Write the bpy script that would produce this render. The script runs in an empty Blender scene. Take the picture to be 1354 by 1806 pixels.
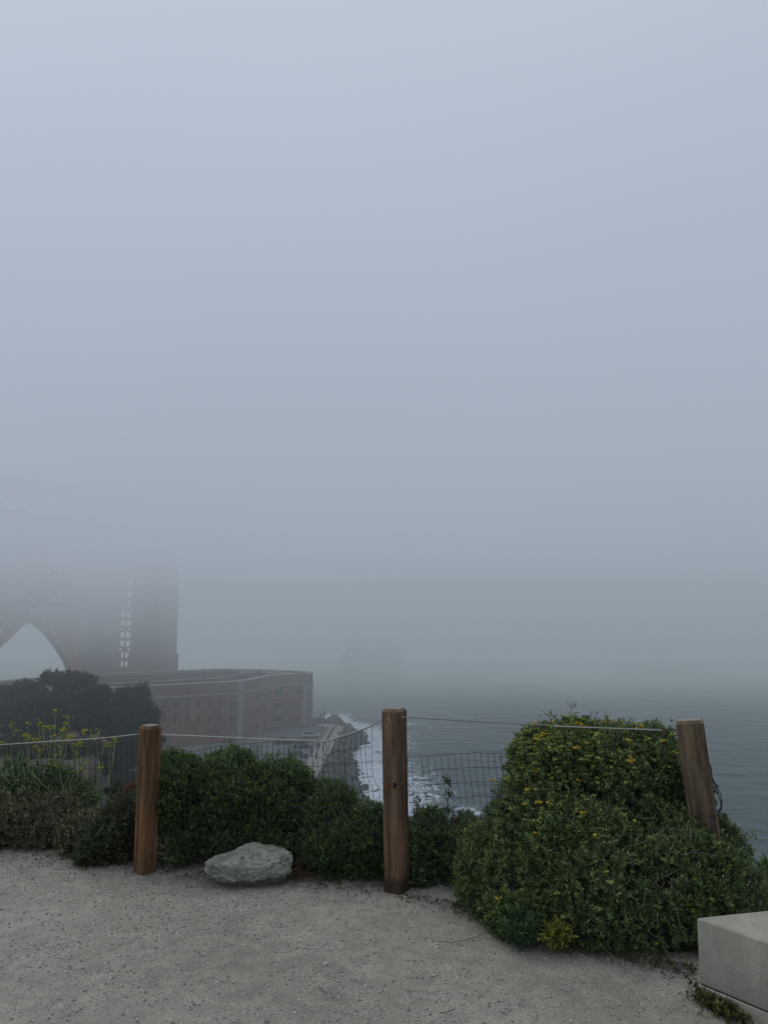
import bpy, bmesh, math, random
import numpy as np
from mathutils import Vector, Matrix, noise as mnoise

R = math.radians
rng = np.random.default_rng(7)
random.seed(7)
sc = bpy.context.scene
col = sc.collection

# ------------------------------------------------------------------ camera model
F = 1360.0            # focal length in photo pixels (photo is 1354 x 1806)
PITCH = R(7.2)
EYE = 1.52
SP, CP = math.sin(PITCH), math.cos(PITCH)

def at(px, py, Y=None, z=None):
    """Photo pixel -> world point at forward distance Y, or on the level z."""
    u, v = (px - 677.0) / F, (903.0 - py) / F
    dy, dz = CP - v * SP, SP + v * CP
    t = Y / dy if Y is not None else (z - EYE) / dz
    return Vector((u * t, dy * t, EYE + dz * t))

def smooth(a, b, x):
    t = np.clip((x - a) / (b - a), 0, 1)
    return t * t * (3 - 2 * t)

# ------------------------------------------------------------------ materials
def mat(name):
    m = bpy.data.materials.new(name)
    m.use_nodes = True
    nt = m.node_tree
    b = nt.nodes['Principled BSDF']
    return m, nt, b

def N(nt, t, **kw):
    n = nt.nodes.new(t)
    for k, v in kw.items():
        if k.startswith('i_'):
            n.inputs[k[2:].replace('_', ' ')].default_value = v
        else:
            setattr(n, k, v)
    return n

def ramp(nt, stops, fac, interp='LINEAR'):
    r = nt.nodes.new('ShaderNodeValToRGB')
    r.color_ramp.interpolation = interp
    e = r.color_ramp.elements
    while len(e) > 1:
        e.remove(e[-1])
    for i, (p, c) in enumerate(stops):
        if not isinstance(c, (tuple, list)):
            c = (c, c, c)
        el = e[0] if i == 0 else e.new(p)
        el.position = p
        el.color = (*c, 1)
    nt.links.new(fac, r.inputs[0])
    return r.outputs[0]

def coords(nt, kind='Object', scale=(1, 1, 1)):
    tc = nt.nodes.new('ShaderNodeTexCoord')
    mp = nt.nodes.new('ShaderNodeMapping')
    mp.inputs['Scale'].default_value = scale
    nt.links.new(tc.outputs[kind], mp.inputs[0])
    return mp.outputs[0]

def noise(nt, vec, scale, detail=4, rough=.55, dist=0):
    n = nt.nodes.new('ShaderNodeTexNoise')
    n.inputs['Scale'].default_value = scale
    n.inputs['Detail'].default_value = detail
    n.inputs['Roughness'].default_value = rough
    n.inputs['Distortion'].default_value = dist
    nt.links.new(vec, n.inputs['Vector'])
    return n.outputs[0]

def mix(nt, fac, a, b, mode='MIX'):
    m = nt.nodes.new('ShaderNodeMix')
    m.data_type = 'RGBA'
    m.blend_type = mode
    for k, v in ((0, fac), (6, a), (7, b)):
        s = m.inputs[k]
        if isinstance(v, (int, float)):
            s.default_value = v if k == 0 else (v, v, v, 1)
        elif isinstance(v, tuple):
            s.default_value = (*v, 1)
        else:
            nt.links.new(v, s)
    return m.outputs[2]

def math_(nt, op, a, b=None, clamp=False):
    m = nt.nodes.new('ShaderNodeMath')
    m.operation = op
    m.use_clamp = clamp
    for s, v in zip(m.inputs, (a, b)):
        if v is None:
            continue
        if isinstance(v, (int, float)):
            s.default_value = v
        else:
            nt.links.new(v, s)
    return m.outputs[0]

def bump(nt, bsdf, h, strength=.5, dist=.01):
    b = nt.nodes.new('ShaderNodeBump')
    b.inputs['Strength'].default_value = strength
    b.inputs['Distance'].default_value = dist
    nt.links.new(h, b.inputs['Height'])
    nt.links.new(b.outputs[0], bsdf.inputs['Normal'])

def noisy_mat(name, c1, c2, scale=8, rough=.9, bs=.4, bd=.01, detail=8, stretch=(1, 1, 1), kind='Object', metal=0):
    m, nt, b = mat(name)
    v = coords(nt, kind, stretch)
    n = noise(nt, v, scale, detail, .65)
    nt.links.new(ramp(nt, [(.3, c1), (.7, c2)], n), b.inputs['Base Color'])
    b.inputs['Roughness'].default_value = rough
    b.inputs['Metallic'].default_value = metal
    if bs:
        bump(nt, b, n, bs, bd)
    return m

def m_ground():
    m, nt, b = mat('gravel_ground')
    v = coords(nt)
    big = noise(nt, v, .9, 5, .6)
    mid = noise(nt, v, 9, 6, .7)
    fine = noise(nt, v, 170, 5, .75)
    base = ramp(nt, [(.3, (.205, .189, .155)), (.52, (.275, .256, .212)), (.72, (.330, .308, .258))], big)
    base = mix(nt, .55, base, ramp(nt, [(.3, .55), (.7, 1.4)], mid), 'MULTIPLY')
    base = mix(nt, .8, base, ramp(nt, [(.34, .35), (.5, 1.0), (.66, 1.7)], fine), 'MULTIPLY')
    # packed grit: small stones pressed into the surface
    vo = nt.nodes.new('ShaderNodeTexVoronoi')
    vo.inputs['Scale'].default_value = 62
    vo.inputs['Randomness'].default_value = 1
    nt.links.new(v, vo.inputs['Vector'])
    sepc = nt.nodes.new('ShaderNodeSeparateColor')
    nt.links.new(vo.outputs['Color'], sepc.inputs[0])
    spot = math_(nt, 'MULTIPLY', ramp(nt, [(.16, 1.0), (.30, 0.0)], vo.outputs['Distance']),
                 ramp(nt, [(.60, 0.0), (.66, 1.0)], sepc.outputs[0]))
    stone = ramp(nt, [(0, (.19, .195, .18)), (.5, (.30, .30, .265)), (1, (.50, .49, .44))], sepc.outputs[1])
    base = mix(nt, math_(nt, 'MULTIPLY', spot, .8), base, stone)
    # soil and sparse growth beyond the edge of the cliff
    geo = nt.nodes.new('ShaderNodeNewGeometry')
    sx = nt.nodes.new('ShaderNodeSeparateXYZ')
    nt.links.new(geo.outputs['Position'], sx.inputs[0])
    dn = noise(nt, v, .35, 6, .6)
    soil = ramp(nt, [(.32, (.030, .036, .022)), (.5, (.062, .050, .038)), (.7, (.10, .078, .06))], dn)
    down = ramp(nt, [(0, 0.0), (1, 1.0)], math_(nt, 'MULTIPLY', sx.outputs[2], -4, True))
    nt.links.new(mix(nt, down, base, soil), b.inputs['Base Color'])
    b.inputs['Roughness'].default_value = .95
    h = math_(nt, 'ADD', math_(nt, 'MULTIPLY', fine, .6), math_(nt, 'ADD', math_(nt, 'MULTIPLY', spot, .8), math_(nt, 'MULTIPLY', mid, 1.6)))
    bump(nt, b, h, .8, .008)
    return m

def m_vcol(name, rough=.6, spec=.3, backlit=0.0):
    """Colour from the 'tint' attribute; used for leaves and stones."""
    m, nt, b = mat(name)
    a = nt.nodes.new('ShaderNodeAttribute')
    a.attribute_name = 'tint'
    nt.links.new(a.outputs['Color'], b.inputs['Base Color'])
    b.inputs['Roughness'].default_value = rough
    b.inputs['Specular IOR Level'].default_value = spec
    if backlit:
        tr = nt.nodes.new('ShaderNodeBsdfTranslucent')
        nt.links.new(a.outputs['Color'], tr.inputs[0])
        mx = nt.nodes.new('ShaderNodeMixShader')
        mx.inputs[0].default_value = backlit
        nt.links.new(b.outputs[0], mx.inputs[1])
        nt.links.new(tr.outputs[0], mx.inputs[2])
        nt.links.new(mx.outputs[0], nt.nodes['Material Output'].inputs[0])
    return m

def m_wood(name, dark, light, base_stain=0.0, grey=.35):
    m, nt, b = mat(name)
    v = coords(nt, 'Object', (1, 1, .045))
    g = noise(nt, v, 75, 7, .75, .6)
    streak = noise(nt, coords(nt, 'Object', (1, 1, .10)), 22, 4, .6, .4)
    patch = noise(nt, coords(nt), 5, 4, .6)
    c = ramp(nt, [(.28, dark), (.5, tuple((a + b_) / 2 for a, b_ in zip(dark, light))), (.72, light)], g)
    c = mix(nt, .9, c, ramp(nt, [(.34, .35), (.66, 1.45)], streak), 'MULTIPLY')
    c = mix(nt, math_(nt, 'MULTIPLY', ramp(nt, [(.45, 0.0), (.75, 1.0)], patch), grey), c, (.17, .155, .14))
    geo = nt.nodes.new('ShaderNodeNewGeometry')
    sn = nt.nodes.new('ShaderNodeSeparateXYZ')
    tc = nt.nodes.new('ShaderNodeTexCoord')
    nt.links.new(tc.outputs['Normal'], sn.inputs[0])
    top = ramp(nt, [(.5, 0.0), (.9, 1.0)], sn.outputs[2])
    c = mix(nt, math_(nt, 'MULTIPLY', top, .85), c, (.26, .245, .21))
    if base_stain:
        so = nt.nodes.new('ShaderNodeSeparateXYZ')
        nt.links.new(tc.outputs['Object'], so.inputs[0])
        zz = math_(nt, 'ADD', so.outputs[2], math_(nt, 'MULTIPLY', patch, -.12))
        c = mix(nt, ramp(nt, [(0, base_stain), (.04, 0.0)], zz), c, (.02, .013, .01))
    nt.links.new(c, b.inputs['Base Color'])
    b.inputs['Roughness'].default_value = .85
    b.inputs['Specular IOR Level'].default_value = .2
    bump(nt, b, math_(nt, 'ADD', g, streak), .7, .004)
    return m

def m_brick():
    m, nt, b = mat('fort_brick')
    v = coords(nt)
    n1 = noise(nt, v, .12, 5, .6)
    n2 = noise(nt, v, 1.6, 6, .7)
    st = noise(nt, coords(nt, 'Object', (1, 1, .15)), .8, 5, .7)
    c = ramp(nt, [(.3, (.155, .072, .048)), (.7, (.245, .128, .090))], n1)
    c = mix(nt, .6, c, ramp(nt, [(.3, .6), (.7, 1.35)], n2), 'MULTIPLY')
    c = mix(nt, .5, c, ramp(nt, [(.35, .6), (.65, 1.2)], st), 'MULTIPLY')
    nt.links.new(c, b.inputs['Base Color'])
    b.inputs['Roughness'].default_value = .95
    return m

def m_plain(name, c, rough=.6, metal=0.0, emit=None):
    m, nt, b = mat(name)
    n = noise(nt, coords(nt), 6, 4)
    nt.links.new(ramp(nt, [(.3, tuple(x * .8 for x in c)), (.7, tuple(min(1, x * 1.15) for x in c))], n), b.inputs['Base Color'])
    b.inputs['Roughness'].default_value = rough
    b.inputs['Metallic'].default_value = metal
    return m

def m_concrete():
    m, nt, b = mat('cast_concrete')
    v = coords(nt)
    n1 = noise(nt, v, 3.2, 6, .6)
    n2 = noise(nt, v, 60, 5, .7)
    drip = noise(nt, coords(nt, 'Object', (1, 1, .2)), 14, 5, .6)
    c = ramp(nt, [(.3, (.255, .240, .198)), (.7, (.35, .333, .278))], n1)
    c = mix(nt, .35, c, ramp(nt, [(.3, .6), (.7, 1.3)], n2), 'MULTIPLY')
    c = mix(nt, .3, c, ramp(nt, [(.35, .7), (.65, 1.15)], drip), 'MULTIPLY')
    vo = nt.nodes.new('ShaderNodeTexVoronoi')
    vo.inputs['Scale'].default_value = 26
    nt.links.new(v, vo.inputs['Vector'])
    sepc = nt.nodes.new('ShaderNodeSeparateColor')
    nt.links.new(vo.outputs['Color'], sepc.inputs[0])
    pit = math_(nt, 'MULTIPLY', ramp(nt, [(.06, 1.0), (.09, 0.0)], vo.outputs['Distance']), ramp(nt, [(.72, 0.0), (.76, 1.0)], sepc.outputs[0]))
    c = mix(nt, pit, c, (.06, .055, .05))
    nt.links.new(c, b.inputs['Base Color'])
    b.inputs['Roughness'].default_value = .85
    bump(nt, b, math_(nt, 'SUBTRACT', math_(nt, 'ADD', n2, n1), pit), .35, .004)
    return m

def m_water():
    m, nt, b = mat('sea_water')
    v = coords(nt)
    swell = noise(nt, coords(nt, 'Object', (.45, 1.3, 1)), .16, 3, .5, .6)
    chop = noise(nt, coords(nt, 'Object', (.6, 1.15, 1)), .9, 5, .6, .4)
    rip = noise(nt, coords(nt, 'Object', (.7, 1.0, 1)), 3.5, 4, .6)
    at_ = nt.nodes.new('ShaderNodeAttribute')
    at_.attribute_name = 'foam'
    f1 = noise(nt, v, .32, 8, .72, 1.4)
    f2 = noise(nt, v, 1.5, 6, .7, .8)
    ff = math_(nt, 'ADD', math_(nt, 'MULTIPLY', f1, .62), math_(nt, 'MULTIPLY', f2, .38))
    # foam where the attribute outruns the noise
    foam = ramp(nt, [(.49, 0.0), (.56, .8), (.68, 1.0)], math_(nt, 'ADD', math_(nt, 'MULTIPLY', at_.outputs['Fac'], .45), math_(nt, 'MULTIPLY', ramp(nt, [(.36, 0.0), (.64, 1.0)], ff), .37)))
    lace = math_(nt, 'MULTIPLY', foam, ramp(nt, [(.34, .35), (.48, 1.0)], f2))
    deep = ramp(nt, [(.35, (.034, .068, .070)), (.65, (.052, .092, .092))], swell)
    nt.links.new(mix(nt, lace, deep, (.82, .87, .90)), b.inputs['Base Color'])
    nt.links.new(ramp(nt, [(0, .24), (1, .8)], lace), b.inputs['Roughness'])
    b.inputs['IOR'].default_value = 1.33
    h = math_(nt, 'ADD', math_(nt, 'MULTIPLY', swell, 2.6), math_(nt, 'ADD', math_(nt, 'MULTIPLY', chop, .55), math_(nt, 'MULTIPLY', rip, .12)))
    bump(nt, b, h, 1.0, .55)
    return m

def m_rock(name, c1, c2, scale=9):
    m, nt, b = mat(name)
    v = coords(nt)
    a = noise(nt, v, scale, 9, .7, .5)
    f = noise(nt, v, scale * 7, 6, .7)
    c = ramp(nt, [(.32, c1), (.66, c2)], a)
    c = mix(nt, .6, c, ramp(nt, [(.3, .55), (.7, 1.4)], f), 'MULTIPLY')
    vein = ramp(nt, [(.47, 0.0), (.5, .5), (.53, 0.0)], noise(nt, coords(nt, 'Object', (1, 1, 2.5)), scale * .6, 5, .6, 1.2))
    c = mix(nt, vein, c, (.34, .36, .33))
    nt.links.new(c, b.inputs['Base Color'])
    b.inputs['Roughness'].default_value = .9
    bump(nt, b, math_(nt, 'ADD', a, math_(nt, 'MULTIPLY', f, .4)), .9, .02)
    return m

M = dict(
    ground=m_ground(),
    leaf=m_vcol('leaf', .55, .25, .22),
    petal=m_vcol('petal', .7, .1, .15),
    stone=m_vcol('stone_chips', .9, .15),
    bark=noisy_mat('twig_bark', (.045, .035, .026), (.13, .105, .08), 40),
    drytwig=noisy_mat('dry_twig', (.13, .11, .085), (.30, .26, .20), 40),
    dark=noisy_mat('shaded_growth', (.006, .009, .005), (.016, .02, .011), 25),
    wire=m_plain('black_wire', (.018, .018, .018), .55, .3),
    cable=m_plain('pale_cable', (.36, .345, .31), .55),
    thin_cable=m_plain('steel_cable', (.20, .195, .18), .5, .4),
    hole=m_plain('dark_hole', (.012, .009, .008), .9),
    rust=m_plain('rusted_clamp', (.075, .045, .038), .8),
    concrete=m_concrete(),
    brick=m_brick(),
    granite=noisy_mat('granite_trim', (.20, .185, .165), (.31, .295, .265), 1.2, .9, 0),
    roofing=noisy_mat('fort_roofing', (.17, .155, .14), (.29, .27, .25), .35, .95, 0),
    window=m_plain('window_dark', (.015, .013, .014), .6),
    steel=noisy_mat('orange_steel', (.44, .10, .065), (.55, .15, .10), .3, .8, 0),
    pylon=noisy_mat('pylon_concrete', (.22, .125, .10), (.29, .175, .145), .1, .95, 0),
    asphalt=noisy_mat('lot_asphalt', (.105, .108, .108), (.165, .168, .165), .22, .95, 0, stretch=(1, 1, 1)),
    paving=noisy_mat('walk_paving', (.27, .25, .215), (.38, .355, .31), .5, .95, 0),
    paint=m_plain('road_paint', (.5, .5, .48), .8),
    riprap=m_rock('riprap_rock', (.03, .031, .03), (.10, .10, .095), 1.2),
    boulder=m_rock('boulder_rock', (.09, .095, .075), (.33, .335, .28), 9),
    bankrock=noisy_mat('bank_soil', (.035, .034, .03), (.085, .08, .07), .8, .95, 0),
    water=m_water(),
    rubber=m_plain('tyre_rubber', (.02, .02, .02), .9),
    glass=m_plain('car_glass', (.02, .024, .028), .15),
    lamp=m_plain('lamp_lens', (.5, .5, .48), .3),
    bluemark=m_plain('blue_mark', (.16, .19, .30), .8),
)

# ------------------------------------------------------------------ object helpers
def tag(o, label=None, cat=None, group=None, kind=None):
    if label: o['label'] = label
    if cat: o['category'] = cat
    if group: o['group'] = group
    if kind: o['kind'] = kind
    return o

def empty(name, loc=(0, 0, 0), rz=0.0, label=None, cat=None, group=None):
    o = bpy.data.objects.new(name, None)
    col.objects.link(o)
    o.location = loc
    o.rotation_euler = (0, 0, rz)
    o.empty_display_size = .1
    return tag(o, label, cat, group)

def link_mesh(name, me, m, parent=None, smoothed=False):
    o = bpy.data.objects.new(name, me)
    col.objects.link(o)
    if m is not None:
        me.materials.append(m)
    if smoothed:
        me.polygons.foreach_set('use_smooth', [True] * len(me.polygons))
    if parent is not None:
        o.parent = parent
        o.matrix_parent_inverse = Matrix.Translation(parent.location).inverted() if parent.rotation_euler.z == 0 else \
            (Matrix.Translation(parent.location) @ Matrix.Rotation(parent.rotation_euler.z, 4, 'Z')).inverted()
    return o

def mesh_obj(name, verts, faces, m, parent=None, smoothed=False, tint=None, local=False):
    """verts in world space unless local; a child keeps its world place."""
    me = bpy.data.meshes.new(name)
    if isinstance(verts, np.ndarray):
        k = faces.shape[1]
        me.vertices.add(len(verts)); me.vertices.foreach_set('co', verts.astype(np.float32).ravel())
        me.loops.add(faces.size); me.loops.foreach_set('vertex_index', faces.astype(np.int32).ravel())
        me.polygons.add(len(faces))
        me.polygons.foreach_set('loop_start', np.arange(0, faces.size, k, dtype=np.int32))
        me.update(calc_edges=True)
    else:
        me.from_pydata([tuple(v) for v in verts], [], faces)
        me.update()
    if tint is not None:
        a = me.attributes.new('tint', 'FLOAT_COLOR', 'POINT')
        c = np.ones((len(me.vertices), 4), dtype=np.float32)
        c[:, :3] = tint
        a.data.foreach_set('color', c.ravel())
    o = link_mesh(name, me, m, parent, smoothed)
    if local and parent is not None:
        o.matrix_parent_inverse = Matrix.Identity(4)
    return o

class MB:
    def __init__(s): s.v, s.f = [], []
    def add(s, vs, fs):
        k = len(s.v)
        s.v += [Vector(v) for v in vs]
        s.f += [tuple(i + k for i in f) for f in fs]
        return s
    def box(s, a, b):
        (x0, y0, z0), (x1, y1, z1) = a, b
        return s.add([(x0, y0, z0), (x1, y0, z0), (x1, y1, z0), (x0, y1, z0), (x0, y0, z1), (x1, y0, z1), (x1, y1, z1), (x0, y1, z1)],
                     [(0, 3, 2, 1), (4, 5, 6, 7), (0, 1, 5, 4), (1, 2, 6, 5), (2, 3, 7, 6), (3, 0, 4, 7)])
    def obox(s, c, ax, ay, hz, z0=None, z1=None):
        """Box about c with half-axes ax, ay (vectors) and half-height or z range."""
        c, ax, ay = Vector(c), Vector(ax), Vector(ay)
        lo, hi = (c.z - hz, c.z + hz) if z0 is None else (z0, z1)
        vs = []
        for z in (lo, hi):
            for sx, sy in ((-1, -1), (1, -1), (1, 1), (-1, 1)):
                p = c + ax * sx + ay * sy
                vs.append((p.x, p.y, z))
        return s.add(vs, [(0, 3, 2, 1), (4, 5, 6, 7), (0, 1, 5, 4), (1, 2, 6, 5), (2, 3, 7, 6), (3, 0, 4, 7)])
    def beam(s, p, q, w, h=None):
        p, q = Vector(p), Vector(q)
        h = h or w
        d = (q - p).normalized()
        up = Vector((0, 0, 1)) if abs(d.z) < .95 else Vector((0, 1, 0))
        a = d.cross(up).normalized() * w / 2
        b = d.cross(a).normalized() * h / 2
        vs = [e + a * i + b * j for e in (p, q) for i, j in ((-1, -1), (1, -1), (1, 1), (-1, 1))]
        return s.add(vs, [(0, 3, 2, 1), (4, 5, 6, 7), (0, 1, 5, 4), (1, 2, 6, 5), (2, 3, 7, 6), (3, 0, 4, 7)])
    def prism(s, pts, z0, z1):
        n = len(pts)
        return s.add([(p[0], p[1], z0) for p in pts] + [(p[0], p[1], z1) for p in pts],
                     [tuple(range(n - 1, -1, -1)), tuple(range(n, 2 * n))] + [(i, (i + 1) % n, n + (i + 1) % n, n + i) for i in range(n)])
    def tube(s, pts, r, seg=5, cap=True):
        pts = [Vector(p) for p in pts]
        if len(pts) < 2: return s
        rs = r if isinstance(r, (list, tuple)) else [r] * len(pts)
        vs, fs = [], []
        a = None
        for i, p in enumerate(pts):
            d = (pts[min(i + 1, len(pts) - 1)] - pts[max(i - 1, 0)])
            d = d.normalized() if d.length > 1e-9 else Vector((0, 0, 1))
            if a is None:
                a = d.orthogonal().normalized()
            else:
                a = (a - d * a.dot(d))
                a = a.normalized() if a.length > 1e-6 else d.orthogonal().normalized()
            b = d.cross(a)
            for k in range(seg):
                t = 2 * math.pi * k / seg
                vs.append(p + (a * math.cos(t) + b * math.sin(t)) * rs[i])
        for i in range(len(pts) - 1):
            for k in range(seg):
                k2 = (k + 1) % seg
                fs.append((i * seg + k, i * seg + k2, (i + 1) * seg + k2, (i + 1) * seg + k))
        if cap:
            fs.append(tuple(range(seg - 1, -1, -1)))
            fs.append(tuple(range((len(pts) - 1) * seg, len(pts) * seg)))
        return s.add(vs, fs)
    def build(s, name, m, parent=None, smoothed=False, local=False):
        return mesh_obj(name, s.v, s.f, m, parent, smoothed, local=local)

def catmull(pts, n=8):
    pts = [Vector(p) for p in pts]
    P = [pts[0] * 2 - pts[1]] + pts + [pts[-1] * 2 - pts[-2]]
    out = []
    for i in range(1, len(P) - 2):
        for k in range(n):
            t = k / n
            a, b, c, d = P[i - 1], P[i], P[i + 1], P[i + 2]
            out.append(.5 * ((2 * b) + (c - a) * t + (2 * a - 5 * b + 4 * c - d) * t * t + (3 * b - a - 3 * c + d) * t ** 3))
    out.append(pts[-1])
    return out

# ------------------------------------------------------------------ terrain
def edge_y(x):           # where the level gravel ends and the cliff begins
    return 4.37 - .21 * np.clip(x, -8, 8) + .95 + .12 * np.sin(x * 2.1)

def terrain_z(x, y):
    e = edge_y(x)
    d = np.maximum(y - e, 0)
    cliff = -1.05 * d
    floor_ = np.where((x < -17.5) | (y < 60) & (x < -2.5), -31.0, -42.0)
    right = np.maximum(cliff, floor_)
    # long dirt hillside on the left
    yy = np.array([0, 8, 25, 60, 95, 125, 160, 400.])
    zz = np.array([0, -1.6, -5.0, -10.2, -15.0, -21.0, -31.0, -31.0])
    hill = np.interp(d + 4.5, yy, zz)
    hill = np.where(d <= 0, 0, np.minimum(hill, -.35 * d) if False else hill)
    k = smooth(-.365, -.30, x / np.maximum(y, 1.0))
    z = hill * (1 - k) + right * k
    bumps = .25 * np.sin(x * .9 + y * .3) * np.sin(y * .7 - x * .2) * np.clip(d * .08, 0, 1.2)
    return np.where(d > 0, z + bumps, .012 * np.sin(x * 1.7) * np.sin(y * 1.3 + 1))

def grid_mesh(name, xs, ys, zf, m):
    X, Yg = np.meshgrid(xs, ys)
    Z = zf(X, Yg)
    v = np.stack([X.ravel(), Yg.ravel(), Z.ravel()], 1)
    nx, ny = len(xs), len(ys)
    i = np.arange(nx * (ny - 1)).reshape(ny - 1, nx)[:, :-1].ravel()
    f = np.stack([i, i + 1, i + 1 + nx, i + nx], 1)
    return mesh_obj(name, v, f, m, smoothed=True)

xs = np.concatenate([np.linspace(-260, -30, 60)[:-1], np.linspace(-30, -6, 50)[:-1], np.linspace(-6, 6, 121)[:-1], np.linspace(6, 60, 60)[:-1], np.linspace(60, 300, 20)])
ys = np.concatenate([np.linspace(-200, -10, 20)[:-1], np.linspace(-10, 2, 30)[:-1], np.linspace(2, 9, 90)[:-1], np.linspace(9, 60, 90)[:-1], np.linspace(60, 175, 70)])
g = grid_mesh('ground', xs, ys, terrain_z, M['ground'])
tag(g, 'pale grey gravel overlook ground falling away at the cliff edge', 'ground', kind='structure')

# ------------------------------------------------------------------ fort headland, lot, promenade, shore
LOT = -30.2
SEA = -34.5
shore_px = [(590, 1262), (596, 1271), (612, 1281), (633, 1287), (641, 1296), (639, 1307), (625, 1323), (617, 1340), (625, 1352), (635, 1361), (632, 1372), (626, 1375), (636, 1387), (642, 1402), (652, 1430)]
shore = [at(a, b, z=SEA) for a, b in shore_px]
head = [(-2, 130), (-11, 140), (-13.0, 153), (-12.3, 175), (-11.2, 200), (-10.6, 214), (-14, 224), (-18, 232), (-30, 245), (-60, 262), (-130, 262), (-190, 230), (-230, 120), (-60, 120)]
MB().prism(head, -42, LOT - .15).build('headland', M['bankrock']).__setitem__('kind', 'structure')
lot_poly = [(-16.5, 150), (-16.2, 175), (-15.3, 200), (-14.6, 212), (-19, 216.6), (-29.8, 209.4), (-34.6, 192.6), (-79, 165.4), (-95, 150)]
MB().prism(lot_poly, LOT - .14, LOT).build('parking_lot', M['asphalt']).__setitem__('kind', 'structure')
walk_poly = [(-12.9, 150), (-12.2, 175), (-11.3, 200), (-10.9, 213.5), (-13, 219), (-18.4, 219.5), (-18.7, 217.2), (-14.5, 212.2), (-15.2, 200), (-16.1, 175), (-16.4, 150)]
MB().prism(walk_poly, LOT - .14, LOT + .14).build('promenade', M['paving']).__setitem__('kind', 'structure')
mk = MB()
for i in range(7):
    y0 = 158 + i * 4.6
    mk.obox((-19.6, y0, 0), (2.0, -.9, 0), (.05, .11, 0), 0, LOT + .004, LOT + .012)
mk.obox((-23, 186, 0), (5, 6, 0), (.06, -.05, 0), 0, LOT + .004, LOT + .012)
mk.obox((-27, 196, 0), (4, -1.0, 0), (.02, .1, 0), 0, LOT + .004, LOT + .012)
tag(mk.build('parking_markings', M['paint']), kind='structure')

# rock bank between walk and sea
def interp_line(pts, n):
    pts = [Vector(p) for p in pts]
    L = [0]
    for a, b in zip(pts, pts[1:]): L.append(L[-1] + (b - a).length)
    out = []
    for i in range(n):
        s_ = L[-1] * i / (n - 1)
        k = min(max(j for j in range(len(L)) if L[j] <= s_ + 1e-9), len(pts) - 2)
        t = (s_ - L[k]) / max(L[k + 1] - L[k], 1e-9)
        out.append(pts[k].lerp(pts[k + 1], t))
    return out
top_line = interp_line([(-22, 229, LOT), (-16, 226, LOT), (-10.8, 213.5, LOT), (-11.1, 200, LOT), (-12.0, 175, LOT), (-12.7, 153, LOT), (-10, 138, LOT), (-5, 120, LOT)], 70)
bot_line = interp_line([(-22, 238, SEA)] + [tuple(p) for p in shore] + [(-2, 118, SEA)], 70)
bv, bf = [], []
for a, b in zip(top_line, bot_line):
    for k in range(6):
        t = k / 5
        p = a.lerp(b, t)
        p.z = LOT - .12 + (SEA - LOT - .8) * t
        bv.append(p)
for i in range(69):
    for k in range(5):
        bf.append((i * 6 + k, (i + 1) * 6 + k, (i + 1) * 6 + k + 1, i * 6 + k + 1))
tag(mesh_obj('shore_bank', bv, bf, M['bankrock']), kind='structure')

ICO = bmesh.new(); bmesh.ops.create_icosphere(ICO, subdivisions=1, radius=1)
ico_v = np.array([v.co[:] for v in ICO.verts]); ico_f = np.array([[v.index for v in f.verts] for f in ICO.faces]); ICO.free()
OCT_v = np.array([(1, 0, 0), (-1, 0, 0), (0, 1, 0), (0, -1, 0), (0, 0, 1), (0, 0, -1)], float)
OCT_f = np.array([(0, 2, 4), (2, 1, 4), (1, 3, 4), (3, 0, 4), (2, 0, 5), (1, 2, 5), (3, 1, 5), (0, 3, 5)])

def rand_rot(n):
    q = rng.normal(size=(n, 4)); q /= np.linalg.norm(q, axis=1)[:, None]
    w, x, y, z = q.T
    return np.stack([1 - 2 * (y * y + z * z), 2 * (x * y - z * w), 2 * (x * z + y * w),
                     2 * (x * y + z * w), 1 - 2 * (x * x + z * z), 2 * (y * z - x * w),
                     2 * (x * z - y * w), 2 * (y * z + x * w), 1 - 2 * (x * x + y * y)], 1).reshape(n, 3, 3)

def rocks(name, pos, size, m, tint=None, base=(ico_v, ico_f), flat=.6, jit=.35, parent=None):
    n = len(pos)
    bvv, bff = base
    sh = np.repeat(bvv[None], n, 0) * (1 + rng.uniform(-jit, jit, (n, len(bvv), 1)))
    sh = sh * rng.uniform(.6, 1.2, (n, 1, 3))
    sh = np.einsum('nij,nkj->nki', rand_rot(n), sh)
    sh[:, :, 2] *= flat
    v = sh * size[:, None, None] + pos[:, None, :]
    f = (bff[None] + (np.arange(n) * len(bvv))[:, None, None]).reshape(-1, bff.shape[1])
    t = None if tint is None else np.repeat(tint, len(bvv), 0)
    return mesh_obj(name, v.reshape(-1, 3), f, m, parent, tint=t)

n = 1500
ii = rng.integers(0, 70, n); tt = rng.uniform(0.03, 1.0, n)
A = np.array([p[:] for p in top_line]); B = np.array([p[:] for p in bot_line])
pos = A[ii] * (1 - tt[:, None]) + B[ii] * tt[:, None] + rng.normal(0, .5, (n, 3)) * (1, 1, .25)
pos[:, 2] -= .1
tag(rocks('riprap', pos, rng.uniform(.4, 1.15, n), M['riprap'], flat=.75),
    'dark grey boulders of the rock bank between promenade and surf', 'rocks', kind='stuff')

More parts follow.
